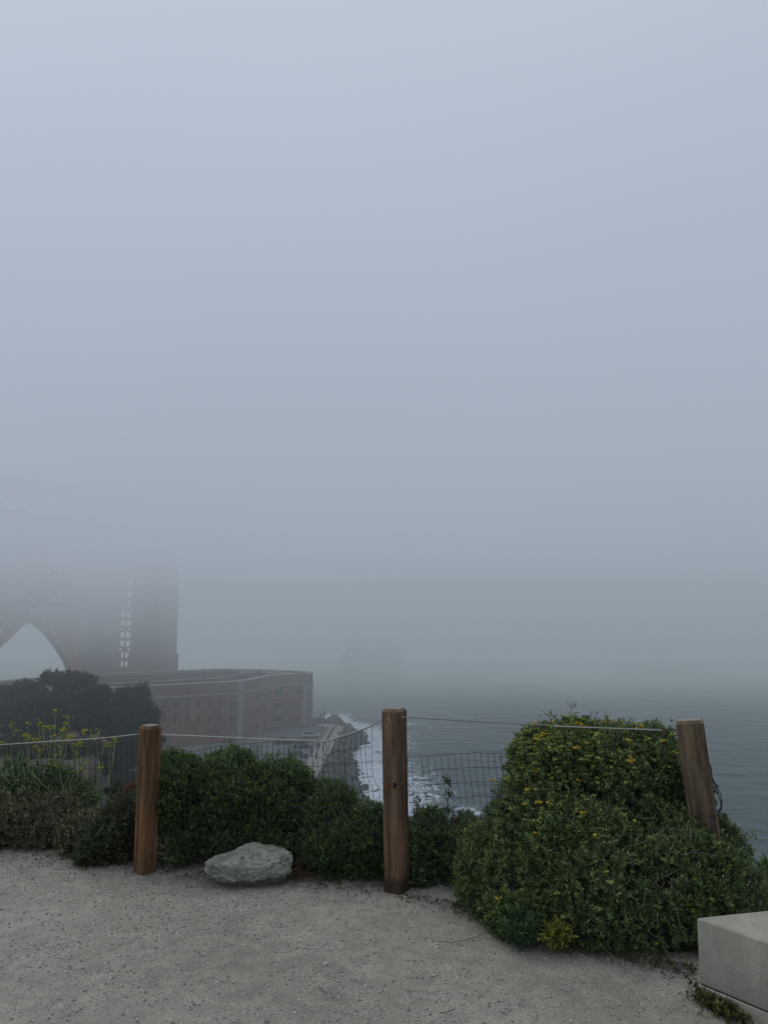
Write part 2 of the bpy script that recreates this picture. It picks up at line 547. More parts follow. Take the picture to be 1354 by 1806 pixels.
# ------------------------------------------------------------------ sea
wx = np.concatenate([np.array([-4000, -1500, -600, -250]), np.arange(-90, 150, 1.1), np.array([200, 350, 700, 1600, 4000])])
wy = np.concatenate([np.array([-2000, -400, -50, 20]), np.arange(60, 330, 1.1), np.array([380, 450, 600, 900, 1600, 3000, 6000])])
def sea_h(X, Y):
    near = (np.abs(X) < 160) & (Y > 60) & (Y < 330)
    return SEA + np.where(near, .10 * np.sin(.35 * X + .9 * Y + 2 * np.sin(.07 * X)) + .08 * np.sin(-.2 * X + .55 * Y + 1.5 * np.sin(.11 * Y + .09 * X)), 0)
sea = grid_mesh('sea', wx, wy, sea_h, M['water'])
tag(sea, 'grey-green sea fading into the fog', 'water', kind='structure')
X, Yg = np.meshgrid(wx, wy)
P = np.stack([X.ravel(), Yg.ravel()], 1)
dmin = np.full(len(P), 1e9)
S2 = [np.array((p.x, p.y)) for p in interp_line([tuple(p) for p in shore], 60)]
for a, b in zip(S2, S2[1:]):
    ab = b - a
    t = np.clip(((P - a) @ ab) / (ab @ ab), 0, 1)
    dmin = np.minimum(dmin, np.linalg.norm(P - (a + t[:, None] * ab), axis=1))
width = np.interp(P[:, 1], [120, 150, 163, 180, 200, 215, 232, 260], [14, 19, 20, 18, 15, 19, 16, 7])
foam = np.clip(1.22 - dmin / (width * 1.35), 0, 1.05)
for (a, b, rx, ry, s_) in [(725, 1277, 5, 6, .75), (760, 1283, 5, 3, .5), (745, 1325, 5, 3, .45), (770, 1340, 5, 3, .35), (830, 1390, 7, 3, .5), (800, 1362, 4, 2, .3),
                           (820, 1432, 6, 6, .95), (770, 1425, 4, 5, .7), (580, 1259, 4, 3, .7), (648, 1261, 5, 2.2, .6), (700, 1268, 4, 2, .5), (835, 1310, 3, 2, .5), (740, 1385, 3, 5, .8), (840, 1240, 6, 3, .3)]:
    c = at(a, b, z=SEA)
    foam = np.maximum(foam, s_ * np.exp(-((P[:, 0] - c.x) / rx) ** 2 - ((P[:, 1] - c.y) / ry) ** 2) * 1.05)
fa = sea.data.attributes.new('foam', 'FLOAT', 'POINT')
fa.data.foreach_set('value', foam.astype(np.float32))

# ------------------------------------------------------------------ fort
fort = empty('brick_fort', (-48, 200, LOT), 0, 'long red brick fort with pale granite corner blocks below the bridge', 'fort')
FP = [(-80, 166.5), (-35, 193.8), (-30.3, 211), (-19.7, 217.8), (-20.4, 222.5), (-32, 229.5), (-47.5, 234), (-84, 213), (-98, 190)]
TOP = -16.2
RF = -17.3
MB().prism(FP, LOT - .1, RF).build('wall', M['brick'], fort)
def inset(poly, d):
    n = len(poly); out = []
    for i in range(n):
        a, b, c = Vector(poly[i - 1]), Vector(poly[i]), Vector(poly[(i + 1) % n])
        e1, e2 = (b - a).normalized(), (c - b).normalized()
        n1, n2 = Vector((-e1.y, e1.x)), Vector((-e2.y, e2.x))
        bis = (n1 + n2).normalized()
        out.append(b + bis * d / max(bis.dot(n1), .35))
    return out
def ring(poly, d0, d1, z0, z1):
    mb = MB(); o, i_ = inset(poly, d0), inset(poly, d1); n = len(poly)
    vs = [(p.x, p.y, z) for z in (z0, z1) for ringp in (o, i_) for p in ringp]
    fs = []
    for k in range(n):
        k2 = (k + 1) % n
        fs += [(k, k2, 2 * n + k2, 2 * n + k), (n + k2, n + k, 3 * n + k, 3 * n + k2), (2 * n + k, 2 * n + k2, 3 * n + k2, 3 * n + k), (k2, k, n + k, n + k2)]
    return mb.add(vs, fs)
MB().prism([tuple(p) for p in inset(FP, 1.3)], RF + .004, RF + .06).build('roof', M['roofing'], fort)
ring(FP, 0.0, 1.3, RF + .002, TOP).build('parapet', M['brick'], fort)
ring(FP, -.12, 1.45, TOP + .003, TOP + .22).build('coping', M['paving'], fort)
ring(FP, -.22, .35, TOP - 2.9, TOP - 2.5).build('string_course', M['granite'], fort)
# raised walls round the courtyard and pale gun platforms on the roof
FC = inset(FP, 9.5)
ring([tuple(p) for p in FC], 0, .7, RF + .07, RF + 1.2).build('courtyard_wall', M['brick'], fort)
ring([tuple(p) for p in FC], -.2, .9, RF + 1.203, RF + 1.4).build('courtyard_coping', M['roofing'], fort)
MB().prism([tuple(p) for p in inset(FP, 11)], RF + .061, RF + .09).build('courtyard_shade', M['window'], fort)  # black sheet at roof level; the courtyard recess's shade put into colour
for k in range(9):
    t = (k + .5) / 9
    a = Vector(FP[0]).lerp(Vector(FP[1]), t)
    d = (Vector(FP[1]) - Vector(FP[0])).normalized(); nn = Vector((-d.y, d.x))
    c = a + nn * 4.6
    MB().obox((c.x, c.y, 0), (d.x * 1.6, d.y * 1.6, 0), (nn.x * 1.8, nn.y * 1.8, 0), 0, RF + .07, RF + .34).build('gun_platform', M['granite'], fort)
hut = at(410, 1190, Y=216)
MB().box((hut.x - 1.8, 214, RF + .07), (hut.x + 1.8, 217.5, TOP + .9)).build('roof_hut', M['window'], fort)
MB().prism([(-31, 213), (-21, 219), (-21.5, 221.2), (-31.5, 226)], RF + .07, TOP - .2).build('bastion_roof', M['granite'], fort)
for px_ in (455, 322, 360):
    c = at(px_, 1190, Y=219)
    MB().tube([(c.x, 219, RF + .07), (c.x, 219, TOP + 1.3)], .1).build('flagpole', M['window'], fort)

def face_frame(p, q):
    p, q = Vector((*p, 0)), Vector((*q, 0))
    d = (q - p).normalized()
    return p, q, d, Vector((d.y, -d.x, 0))
def on_face(p, q, pxx):
    """Point of the vertical plane p-q seen at photo column pxx (2D)."""
    p, q, d, nrm = face_frame(p, q)
    u = (pxx - 677) / F
    # x = u*s ; y = s*CP' ~ level ray: y = x/u
    # solve p.x + d.x t = u' (p.y + d.y t), with u' = column slope at the horizon row
    up = at(pxx, 1240, Y=1.0).x
    t = (up * p.y - p.x) / (d.x - up * d.y)
    return p + d * t, d, nrm
def fort_window(p, q, pxx, pyy, w, h):
    c, d, nrm = on_face(p, q, pxx)
    z = at(pxx, pyy, Y=c.y).z
    cc = c + nrm * .0
    wn = MB().obox((cc.x, cc.y, z), d * w / 2, nrm * .07, h / 2).build('window', M['window'], fort)
    s = c + nrm * .06
    MB().obox((s.x, s.y, z - h / 2 - .13), d * (w / 2 + .15), nrm * .12, .12).build('sill', M['granite'], wn)
Bc, Cc, Dc = FP[1], FP[2], FP[3]
for pxx in (272, 290, 310, 330, 350, 370, 389, 409, 418):
    fort_window(FP[0], Bc, pxx, 1243.5, .62, 1.9)
    fort_window(FP[0], Bc, pxx, 1268.5, .62, 1.95)
    fort_window(FP[0], Bc, pxx + 1, 1288, .18, .7)
for pxx, hs in ((454, (1230, 1256, 1281)), (468, (1227, 1252, 1276))):
    for y_ in hs: fort_window(Bc, Cc, pxx, y_, 1.5, 1.15 if y_ < 1270 else 1.5)
for pxx, w in ((486, .7), (493, 1.45), (525, 1.35)):
    for y_ in (1220, 1244.5, 1268.5): fort_window(Cc, Dc, pxx, y_, w, 1.25 if y_ < 1260 else 1.5)
def quoin(p, c_, q, z0, z1, w=.95):
    mb = MB(); z = z0; k = 0
    c_ = Vector((*c_, 0))
    for other in (p, q):
        d = (Vector((*other, 0)) - c_).normalized()
        out = Vector((d.y, -d.x, 0))
        if out.dot(Vector((0, -1, 0))) < 0: out = -out
        z, k = z0, 0
        while z < z1 - .05:
            L = w * (1.35 if k % 2 else .85)
            zz = min(z + .62, z1)
            c2 = c_ + d * (L / 2 - .03)
            mb.obox((c2.x, c2.y, 0), d * L / 2, out * .09, 0, z + .02, zz)
            z += .62; k += 1
    mb.build('quoin', M['granite'], fort)
quoin(FP[0], Bc, Cc, LOT, TOP - 2.95)
quoin(FP[0], Bc, Cc, TOP - 2.45, TOP - .02, .8)
q2 = (Dc[0] - 1.9, Dc[1] - 1.22)
quoin(Cc, Dc, FP[4], LOT, TOP - 2.95, .7)
mb = MB()
d = Vector((Cc[0] - Dc[0], Cc[1] - Dc[1], 0)).normalized()
for k in range(18):
    z = LOT + k * .62
    if z > TOP - 3.4: break
    c2 = Vector((*q2, 0)); L = 1.0 if k % 2 else .7
    mb.obox((c2.x, c2.y, 0), d * L, Vector((d.y, -d.x, 0)) * .1, 0, z + .02, z + .62)
mb.build('quoin', M['granite'], fort)

# ------------------------------------------------------------------ bridge
bridge = empty('steel_bridge', (-70, 240, LOT), 0, 'rust red steel bridge with concrete pylons rising into the fog behind the fort', 'bridge')
D = Vector((.435, .90, 0)); W = Vector((.90, -.435, 0))
E0 = Vector((-69.5, 236, 0)); W0 = E0 - W * 23
def pylon(c):
    mb = MB()
    mb.obox(c, W * 5.4, D * 5.0, 0, LOT - .1, -12)
    mb.obox(c, W * 5.0, D * 4.6, 0, -12, 18)
    for s_ in (-1, 1):
        mb.obox(c + W * 3.6 * s_, W * 1.0, D * 4.9, 0, -11.99, 17)
    mb.obox(c, W * 4.2, D * 4.0, 0, 18, 44)
    return mb.build('pylon', M['pylon'], bridge)
pylon(E0); pylon(W0)
mb = MB()
for k in range(9):                                   # bracing between the shafts
    z = LOT + 4 + k * 6.2
    a, b = E0 - W * 5, W0 + W * 5
    mb.beam(a + Vector((0, 0, z)), b + Vector((0, 0, z)), .7, 1.0)
    mb.beam(a + Vector((0, 0, z)), b + Vector((0, 0, z + 6.2)), .6)
    mb.beam(b + Vector((0, 0, z)), a + Vector((0, 0, z + 6.2)), .6)
    m_ = (a + b) / 2
    mb.beam(m_ + Vector((0, 0, z)), m_ + Vector((0, 0, z + 6.2)), .5)
mb.build('cross_bracing', M['steel'], bridge)
# deck with stiffening trusses on both sides
def along(s_, side, z): return E0 - W * 10.5 + D * s_ + W * 12.5 * side + Vector((0, 0, z))
mb = MB()
mb.add([along(-150, -1.1, 33), along(-150, 1.1, 33), along(700, 1.1, 33), along(700, -1.1, 33), along(-150, -1.1, 34), along(-150, 1.1, 34), along(700, 1.1, 34), along(700, -1.1, 34)],
       [(0, 3, 2, 1), (4, 5, 6, 7), (0, 1, 5, 4), (1, 2, 6, 5), (2, 3, 7, 6), (3, 0, 4, 7)])
mb.build('deck', M['steel'], bridge)
for side in (-1, 1):
    mb = MB()
    mb.beam(along(-150, side, 25), along(420, side, 25), 1.1, 1.3)
    mb.beam(along(-150, side, 32), along(420, side, 32), 1.1, 1.3)
    for k in range(75):
        s_ = -150 + k * 7.6
        mb.beam(along(s_, side, 25), along(s_, side, 32), .7)
        mb.beam(along(s_, side, 25), along(s_ + 7.6, side, 32), .6)
    mb.build('truss', M['steel'], bridge)
mb = MB()
for k in range(75):
    s_ = -150 + k * 7.6
    mb.beam(along(s_, -1, 25), along(s_, 1, 25), .8, 1.0)
    mb.beam(along(s_, -1, 25), along(s_ + 7.6, 1, 25), .6)
mb.build('floor_beams', M['steel'], bridge)
# arch over the fort; outline traced on the plane of each rib
ar_px = [(133, 1192), (124, 1165), (108, 1140), (88, 1114), (68, 1097), (52, 1091), (36, 1102), (14, 1124), (-10, 1146), (-60, 1182)]
def plane_pt(pxx, pyy, o):
    up = at(pxx, pyy, Y=1.0).x
    s_ = (up * o.y - o.x) / (D.x - up * D.y)
    y = o.y + D.y * s_
    return at(pxx, pyy, Y=y)
base_o = W0 + W * 1.0
lower = [plane_pt(a, b, base_o) for a, b in ar_px]
for off in (0, -2.2):
    mb = MB()
    lo = [p + W * off for p in lower]
    hi = [p + Vector((0, 0, 5.0)) for p in lo]
    for i in range(len(lo) - 1):
        mb.beam(lo[i], lo[i + 1], .9, 1.2); mb.beam(hi[i], hi[i + 1], .8, 1.0)
        mb.beam(lo[i], hi[i], .6); mb.beam(lo[i], hi[i + 1], .5); mb.beam(hi[i], lo[i + 1], .5)
    mb.build('arch_rib', M['steel'], bridge)
    mb = MB()
    for i in range(len(lo)):
        mb.beam(hi[i], (hi[i].x, hi[i].y, 25), 1.2)
        for z in np.arange(hi[i].z + 5, 25, 5.0):
            if i + 1 < len(lo):
                q = hi[i + 1]
                if z > q.z:
                    mb.beam((hi[i].x, hi[i].y, z), (q.x, q.y, z), .7)
                    mb.beam((hi[i].x, hi[i].y, z - 5), (q.x, q.y, z), .7)
                    mb.beam((hi[i].x, hi[i].y, z), (q.x, q.y, max(z - 5, q.z)), .7)
    mb.build('spandrel', M['steel'], bridge)
for off, nn_ in ((-24, 6), (-13, 6), (2, 3), (12, 5)):   # braced steel bents behind
    mb = MB()
    o = W0 + W * off - D * 2
    for k in range(nn_):
        p = o + D * (-(k) * 7.5)
        for z in range(3, 25, 6):
            mb.beam(p + Vector((0, 0, z)), p + D * -7.5 + Vector((0, 0, z)), .8)
            mb.beam(p + Vector((0, 0, z)), p + D * -7.5 + Vector((0, 0, z + 6)), .7)
            mb.beam(p + Vector((0, 0, z + 6)), p + D * -7.5 + Vector((0, 0, z)), .7)
        mb.beam(p + Vector((0, 0, 3)), p + Vector((0, 0, 26)), 1.3)
    mb.build('bent', M['steel'], bridge)
# sea tower with its pier, almost lost in the fog
tw = MB()
tc_ = at(656, 1190, Y=480)
for s_ in (-1, 1):
    c = Vector((tc_.x, 480, 0)) + W * 9.5 * s_
    tw.obox(c, W * 4.5, D * 7, 0, SEA + 9.0, 60)
tw.build('tower', M['steel'], bridge)
pr = MB()
pp = []
for k in range(20):
    a = 2 * math.pi * k / 20
    p = Vector((tc_.x, 480, 0)) + W * 20 * math.cos(a) + D * 15 * math.sin(a)
    pp.append((p.x, p.y))
pr.prism(pp, SEA - 2, SEA + 9)
pr.build('tower_pier', M['pylon'], bridge)

# ------------------------------------------------------------------ cars
def loft(st, m_, name, parent):
    """st: (x, z0, z1, half width bottom, half width top)."""
    vs, fs = [], []
    for (x, z0, z1, wb, wt) in st:
        zm = z0 + (z1 - z0) * .55
        vs += [(x, -wb * .92, z0), (x, -wb, z0 + .12 * (z1 - z0)), (x, -wb, zm), (x, -wt, z1 - .04), (x, -wt * .85, z1), (x, wt * .85, z1), (x, wt, z1 - .04), (x, wb, zm), (x, wb, z0 + .12 * (z1 - z0)), (x, wb * .92, z0)]
    n_ = 10
    for i in range(len(st) - 1):
        for k in range(n_):
            k2 = (k + 1) % n_
            fs.append((i * n_ + k, (i + 1) * n_ + k, (i + 1) * n_ + k2, i * n_ + k2))
    fs.append(tuple(range(n_))); fs.append(tuple(range(len(st) * n_ - 1, (len(st) - 1) * n_ - 1, -1)))
    return mesh_obj(name, vs, fs, m_, parent, True, local=True)
def make_car(loc, rz, paint, label, tall=1.0):
    t = empty('parked_car', loc, rz, label, 'car', 'cars parked along the promenade')
    pm = m_plain('car_paint', paint, .3, .2)
    loft([(-2.2, .38, .72, .78, .68), (-2.1, .26, .86 * tall, .86, .76), (-1.3, .2, .93 * tall, .9, .8), (0, .2, .92 * tall, .9, .82), (1.0, .2, .88 * tall, .9, .8), (1.9, .24, .74 * tall, .86, .74), (2.2, .36, .6, .74, .64)], pm, 'body', t)
    loft([(-1.75, .84 * tall, .9 * tall, .74, .7), (-1.15, .84 * tall, 1.34 * tall, .78, .6), (-.2, .84 * tall, 1.42 * tall, .8, .62), (.45, .84 * tall, 1.36 * tall, .8, .6), (1.15, .84 * tall, .92 * tall, .74, .7)], M['glass'], 'window_band', t)
    MB().box((-1.0, -.56, 1.37 * tall), (.4, .56, 1.44 * tall)).build('roof', pm, t, local=True)
    for sx in (-1.35, 1.35):
        for sy in (-.84, .84):
            wmb = MB().tube([(sx, sy - .1, .32), (sx, sy + .1, .32)], .32, 14)
            wh = wmb.build('wheel', M['rubber'], t, local=True)
            r_ = MB().tube([(sx, sy - .112, .32), (sx, sy + .112, .32)], .18, 10).build('rim', M['thin_cable'], wh, local=True)
    for sy in (-.6, .6):
        MB().box((2.02, sy - .16, .58), (2.17, sy + .16, .7)).build('headlight', M['lamp'], t, local=True)
        MB().box((-2.16, sy - .16, .66), (-2.1, sy + .16, .8)).build('tail_light', M['rust'], t, local=True)
    return t
def lot_pt(a, b): return at(a, b, z=LOT)
for (a, b, rz, c, lab, tl) in [
    (548, 1301, R(6), (.36, .37, .38), 'silver sedan parked alone nearest the promenade wall and sea', 1),
    (501, 1312, R(10), (.07, .075, .085), 'dark grey car parked apart on the left side of the lot', 1.1),
    (533, 1319, R(4), (.05, .055, .075), 'dark blue car just below the silver sedan', 1.05),
    (526, 1336, R(-4), (.10, .105, .115), 'grey car with a bright windscreen in the lower pair', 1.1),
    (521, 1348, R(-8), (.045, .055, .085), 'navy car at the lower end of the parked row', 1.1)]:
    p = lot_pt(a, b)
    make_car((p.x, p.y, LOT + .004), rz, c, lab, tl)

# ------------------------------------------------------------------ people on the promenade
def person(loc, rz, top_c, leg_c, label, stride=.12):
    t = empty('person', loc, rz, label, 'person')
    s = stride
    J = [(0, 0, .95), (0, 0, 1.15), (0, 0, 1.38), (0, 0, 1.5), (0, .01, 1.6), (0, .01, 1.72),
         (-.17, 0, 1.4), (-.24, .02, 1.12), (-.24, .10, .88), (.17, 0, 1.4), (.24, -.02, 1.12), (.24, .06, .88),
         (-.09, 0, .88), (-.10, s, .5), (-.10, s * .7, .07), (-.10, s * .7 + .14, .04),
         (.09, 0, .88), (.10, -s * .4, .5), (.10, -s * 1.3, .08), (.10, -s * 1.3 + .13, .04)]
    Rr = [.14, .15, .14, .06, .09, .085, .07, .05, .035, .07, .05, .035, .1, .07, .05, .035, .1, .07, .05, .035]
    E = [(0, 1), (1, 2), (2, 3), (3, 4), (4, 5), (2, 6), (6, 7), (7, 8), (2, 9), (9, 10), (10, 11), (0, 12), (12, 13), (13, 14), (14, 15), (0, 16), (16, 17), (17, 18), (18, 19)]
    me = bpy.data.meshes.new('body')
    me.from_pydata(J, E, [])
    o = bpy.data.objects.new('body', me)
    col.objects.link(o); o.parent = t
    m, nt, b = mat('walker_clothes')
    so = nt.nodes.new('ShaderNodeSeparateXYZ'); tc = nt.nodes.new('ShaderNodeTexCoord')
    nt.links.new(tc.outputs['Object'], so.inputs[0])
    nt.links.new(ramp(nt, [(0, (.03, .03, .03)), (.06, leg_c), (.48, leg_c), (.485, top_c), (.74, top_c), (.745, (.30, .19, .14))], math_(nt, 'MULTIPLY', so.outputs[2], .5), 'CONSTANT'), b.inputs['Base Color'])
    me.materials.append(m)
    sk = o.modifiers.new('skin', 'SKIN')
    for i, v in enumerate(me.skin_vertices[0].data):
        v.radius = (Rr[i], Rr[i] * .85)
        v.use_root = i == 0
    o.modifiers.new('sub', 'SUBSURF').levels = 1
    bm = bmesh.new(); bmesh.ops.create_icosphere(bm, subdivisions=2, radius=.105, matrix=Matrix.Translation((0, -.015, 1.69)))
    hm = bpy.data.meshes.new('hair'); bm.to_mesh(hm); bm.free()
    h = bpy.data.objects.new('hair', hm); col.objects.link(h); h.parent = t; hm.materials.append(M['rubber'])
    return t
for (a, b, rz, tc_, lc, lab) in [
    (560, 1323, .4, (.03, .035, .045), (.03, .03, .035), 'person in dark coat standing beside the bollards nearest the silver car'),
    (563, 1323, 2.6, (.02, .02, .025), (.05, .05, .06), 'person in black walking close beside another on the promenade'),
    (550, 1336, -.3, (.035, .03, .03), (.02, .02, .03), 'person in dark clothes at the front of the grey car'),
    (557.5, 1340, 1.2, (.05, .04, .04), (.03, .03, .035), 'person in brownish jacket lowest down the promenade')]:
    p = at(a, b, z=LOT + .14) if a > 555 else lot_pt(a, b)
    if a > 553: p.z = LOT + (.145 if p.x > -16.0 else .004)
    person(p, rz, tc_, lc, lab)

# bollards along the walk
bmesh_b = None
labs = ['dark bollard farthest along the promenade near the surf', 'second dark bollard from the far end of the promenade row', 'third dark bollard from the far end of the promenade row',
        'fourth dark bollard from the far end of the promenade row', 'fifth dark bollard from the far end, level with the silver car', 'nearest dark bollard of the promenade row']
for k, (a, b) in enumerate([(592, 1281), (588, 1287), (585.5, 1292), (583, 1297), (580, 1302), (577, 1307)]):
    p = at(a, b, z=LOT + .14)
    if bmesh_b is None:
        bmesh_b = MB().tube([(0, 0, 0), (0, 0, .75), (0, 0, .8), (0, 0, .95)], [.16, .15, .2, .12], 8).build('bollard', M['rubber'])
        o = bmesh_b
    else:
        o = bmesh_b.copy(); col.objects.link(o)
    o.location = p
    tag(o, labs[k], 'bollard', 'dark bollards along the promenade')
for k, (a, b, h, lab) in enumerate([(571.5, 1268, 2.1, 'tallest dark timber post by the fort corner'), (567.5, 1267, 1.5, 'thin middle post by the fort corner'), (564, 1267, 1.2, 'short post closest to the fort corner'),
                                    (568, 1290, 1.35, 'lone dark pay post standing on the pale paving')]):
    p = at(a, b, z=LOT + .14)
    o = MB().tube([(0, 0, -.13), (0, 0, h * .8), (0, 0, h)], [.2, .17, .19], 6).build('timber_post', M['bark'])
    o.location = p
    tag(o, lab, 'post')

# ------------------------------------------------------------------ foliage
def ell(a0, a1, b0, b1, Y, ry):
    c = at((a0 + a1) / 2, (b0 + b1) / 2, Y=Y)
    k = Y / F / CP
    return (c.x, c.y, c.z, (a1 - a0) / 2 * k, ry, (b1 - b0) / 2 * k)

def fnoise(p, s, seed=0.0):
    """cheap lumpy noise on an n x 3 array, about -1..1"""
    q = p * s + seed
    return (np.sin(q[:, 0] * 1.0 + 1.3 * np.sin(q[:, 1] * .9 + seed)) * np.sin(q[:, 1] * 1.1 + 1.7 * np.sin(q[:, 2] * .8)) +
            .6 * np.sin(q[:, 2] * 2.1 + 1.1 * np.sin(q[:, 0] * 1.9)) * np.sin(q[:, 0] * 2.3 + q[:, 1] * 1.7 + seed * 2)) / 1.4

def surface_points(ells, dens, lump=.12, depth=.25, lump_s=9.0, seed=1.0, zmin=0.0, scale_in=1.0, toward=None):
    P, Nn = [], []
    for (cx, cy, cz, rx, ry, rz) in ells:
        area = 4 * math.pi * (((rx * ry) ** 1.6 + (rx * rz) ** 1.6 + (ry * rz) ** 1.6) / 3) ** (1 / 1.6)
        n = int(area * dens)
        d = rng.normal(size=(n, 3)); d /= np.linalg.norm(d, axis=1)[:, None]
        rad = np.array([rx, ry, rz])
        p = d * rad
        nn = d / rad; nn /= np.linalg.norm(nn, axis=1)[:, None]
        w = p + np.array([cx, cy, cz])
        k = 1 + lump * fnoise(w, lump_s, seed) + lump * .5 * fnoise(w, lump_s * 2.6, seed + 3) - depth * rng.random(n) ** 2.2
        w = d * rad * (k * scale_in)[:, None] + np.array([cx, cy, cz])
        keep = np.ones(n, bool)
        for (ox, oy, oz, ax, ay, az) in ells:
            if (ox, oy, oz) == (cx, cy, cz): continue
            q = ((w[:, 0] - ox) / ax) ** 2 + ((w[:, 1] - oy) / ay) ** 2 + ((w[:, 2] - oz) / az) ** 2
            keep &= q > .62
        keep &= w[:, 2] > zmin + .01
        if toward is not None:      # the side turned away from the path stays sparser
            keep &= (nn[:, 1] < .55) | (rng.random(n) < .4)
        P.append(w[keep]); Nn.append(nn[keep])
    return np.concatenate(P), np.concatenate(Nn)

def leaves(P, Nn, n_leaf, L, Wd, stem, tint_fn, droop=.0, up=.45, spread=(.35, 1.25), jitter=.5, fold=.25):
    n = len(P)
    ax = Nn + np.array([0, 0, up]) + rng.normal(0, jitter, (n, 3))
    ax /= np.linalg.norm(ax, axis=1)[:, None]
    ref = np.where(np.abs(ax[:, 2:3]) < .9, np.array([[0, 0, 1.]]), np.array([[1., 0, 0]]))
    e1 = np.cross(ax, ref); e1 /= np.linalg.norm(e1, axis=1)[:, None]
    e2 = np.cross(ax, e1)
    tot = n * n_leaf
    si = np.repeat(np.arange(n), n_leaf)
    k = np.tile(np.arange(n_leaf), n)
    frac = k / max(n_leaf - 1, 1)
    ang = k * 2.4 + np.repeat(rng.uniform(0, 6.28, n), n_leaf) + rng.normal(0, .3, tot)
    tilt = spread[1] + (spread[0] - spread[1]) * frac + rng.normal(0, .15, tot)
    sc_ = np.repeat(rng.uniform(.65, 1.25, n), n_leaf) * rng.uniform(.75, 1.2, tot)
    base = P[si] + ax[si] * ((frac - .8) * stem)[:, None]
    radial = e1[si] * np.cos(ang)[:, None] + e2[si] * np.sin(ang)[:, None]
    d = ax[si] * np.cos(tilt)[:, None] + radial * np.sin(tilt)[:, None]
    d[:, 2] -= droop
    d /= np.linalg.norm(d, axis=1)[:, None]
    side = np.cross(d, ax[si]) + rng.normal(0, .15, (tot, 3))
    side /= np.maximum(np.linalg.norm(side, axis=1), 1e-6)[:, None]
    nrm = np.cross(side, d)
    l = (L * sc_)[:, None]; w = (Wd * sc_)[:, None]
    v = np.stack([base, base + d * l * .55 + side * w + nrm * w * fold, base + d * l + nrm * l * -.08, base + d * l * .55 - side * w + nrm * w * fold], 1)
    f = np.arange(tot * 4).reshape(tot, 4)
    f = np.concatenate([f[:, [0, 1, 2]], f[:, [0, 2, 3]]])
    t = tint_fn(P, si, frac)
    return v.reshape(-1, 3), f, np.repeat(t, 4, 0)

def tint(c_dark, c_mid, c_tip, patch=None, patch_s=4.0, seed=0., patch_amt=.7):
    c_dark, c_mid, c_tip = map(np.array, (c_dark, c_mid, c_tip))
    def fn(P, si, frac):
        r = rng.random(len(P))
        base = c_dark[None] * (1 - r[:, None]) + c_mid[None] * r[:, None]
        big = np.clip(.5 + .5 * fnoise(P, patch_s, seed), 0, 1)[:, None]
        if patch is not None:
            base = base * (1 - big * patch_amt) + np.array(patch)[None] * (big * patch_amt) * (.6 + .8 * r[:, None])
        b = base[si] * (1 - (frac ** 2)[:, None] * .55) + c_tip[None] * (frac ** 2)[:, None] * .55
        spr = (.42 + .95 * rng.random(len(P)) ** 1.3)[si][:, None]      # whole sprigs lighter or darker
        return b * spr * rng.uniform(.75, 1.25, (len(si), 1)) * np.array([[1.32, 1.27, 1.17]])
    return fn

def combine(parts):
    vs, fs, ts, k = [], [], [], 0
    for v, f, t in parts:
        vs.append(v); fs.append(f + k); ts.append(t); k += len(v)
    return np.concatenate(vs), np.concatenate(fs), np.concatenate(ts)

def clumped(ells, n, r0, r1, out=.0):
    """small rounded clumps seated on the big lobes"""
    P, Nn = surface_points(ells, 400, .06, .1, zmin=.02)
    idx = rng.permutation(len(P))[:n]
    res = []
    for i in idx:
        r = rng.uniform(r0, r1)
        c = P[i] - Nn[i] * r * .75
        if c[2] < r * .6: c[2] = r * .6
        res.append((c[0], c[1], c[2], r * rng.uniform(.8, 1.3), r * rng.uniform(.8, 1.2), r * rng.uniform(.7, 1.1)))
    return res

def core(ells, parent, s=.78, name='shade_core', seed=2.0, zmin=.0):  # near-black filler inside the leaves; shade between them put into its colour
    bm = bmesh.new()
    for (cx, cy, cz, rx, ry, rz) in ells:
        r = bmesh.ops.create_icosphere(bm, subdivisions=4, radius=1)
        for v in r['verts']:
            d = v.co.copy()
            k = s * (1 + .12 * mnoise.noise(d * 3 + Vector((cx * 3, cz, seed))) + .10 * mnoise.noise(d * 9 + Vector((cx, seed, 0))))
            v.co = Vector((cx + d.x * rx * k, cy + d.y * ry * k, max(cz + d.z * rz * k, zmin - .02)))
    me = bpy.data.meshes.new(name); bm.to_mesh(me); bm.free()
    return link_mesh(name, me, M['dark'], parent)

def twigs(ells, n, parent, m='bark', r=.0022, L=.22, name='stems', front=True, seedv=3, zmin=0):
    """thin wandering twigs that run out through the outer shell"""
    P, Nn = surface_points(ells, 60, .1, .3, zmin=zmin)
    idx = rng.permutation(len(P))[:n]
    mb = MB()
    for i in idx:
        p = Vector(P[i]); d = Vector(Nn[i]) + Vector(rng.normal(0, .5, 3)) + Vector((0, 0, .3))
        d.normalize()
        p = p - d * L * .75
        pts = [p]
        for k in range(5):
            d = (d + Vector(rng.normal(0, .22, 3))).normalized()
            p = p + d * L / 5
            pts.append(p)
        mb.tube(pts, [r, r * .95, r * .85, r * .7, r * .55, r * .35], 4, False)
    return mb.build(name, M[m], parent)

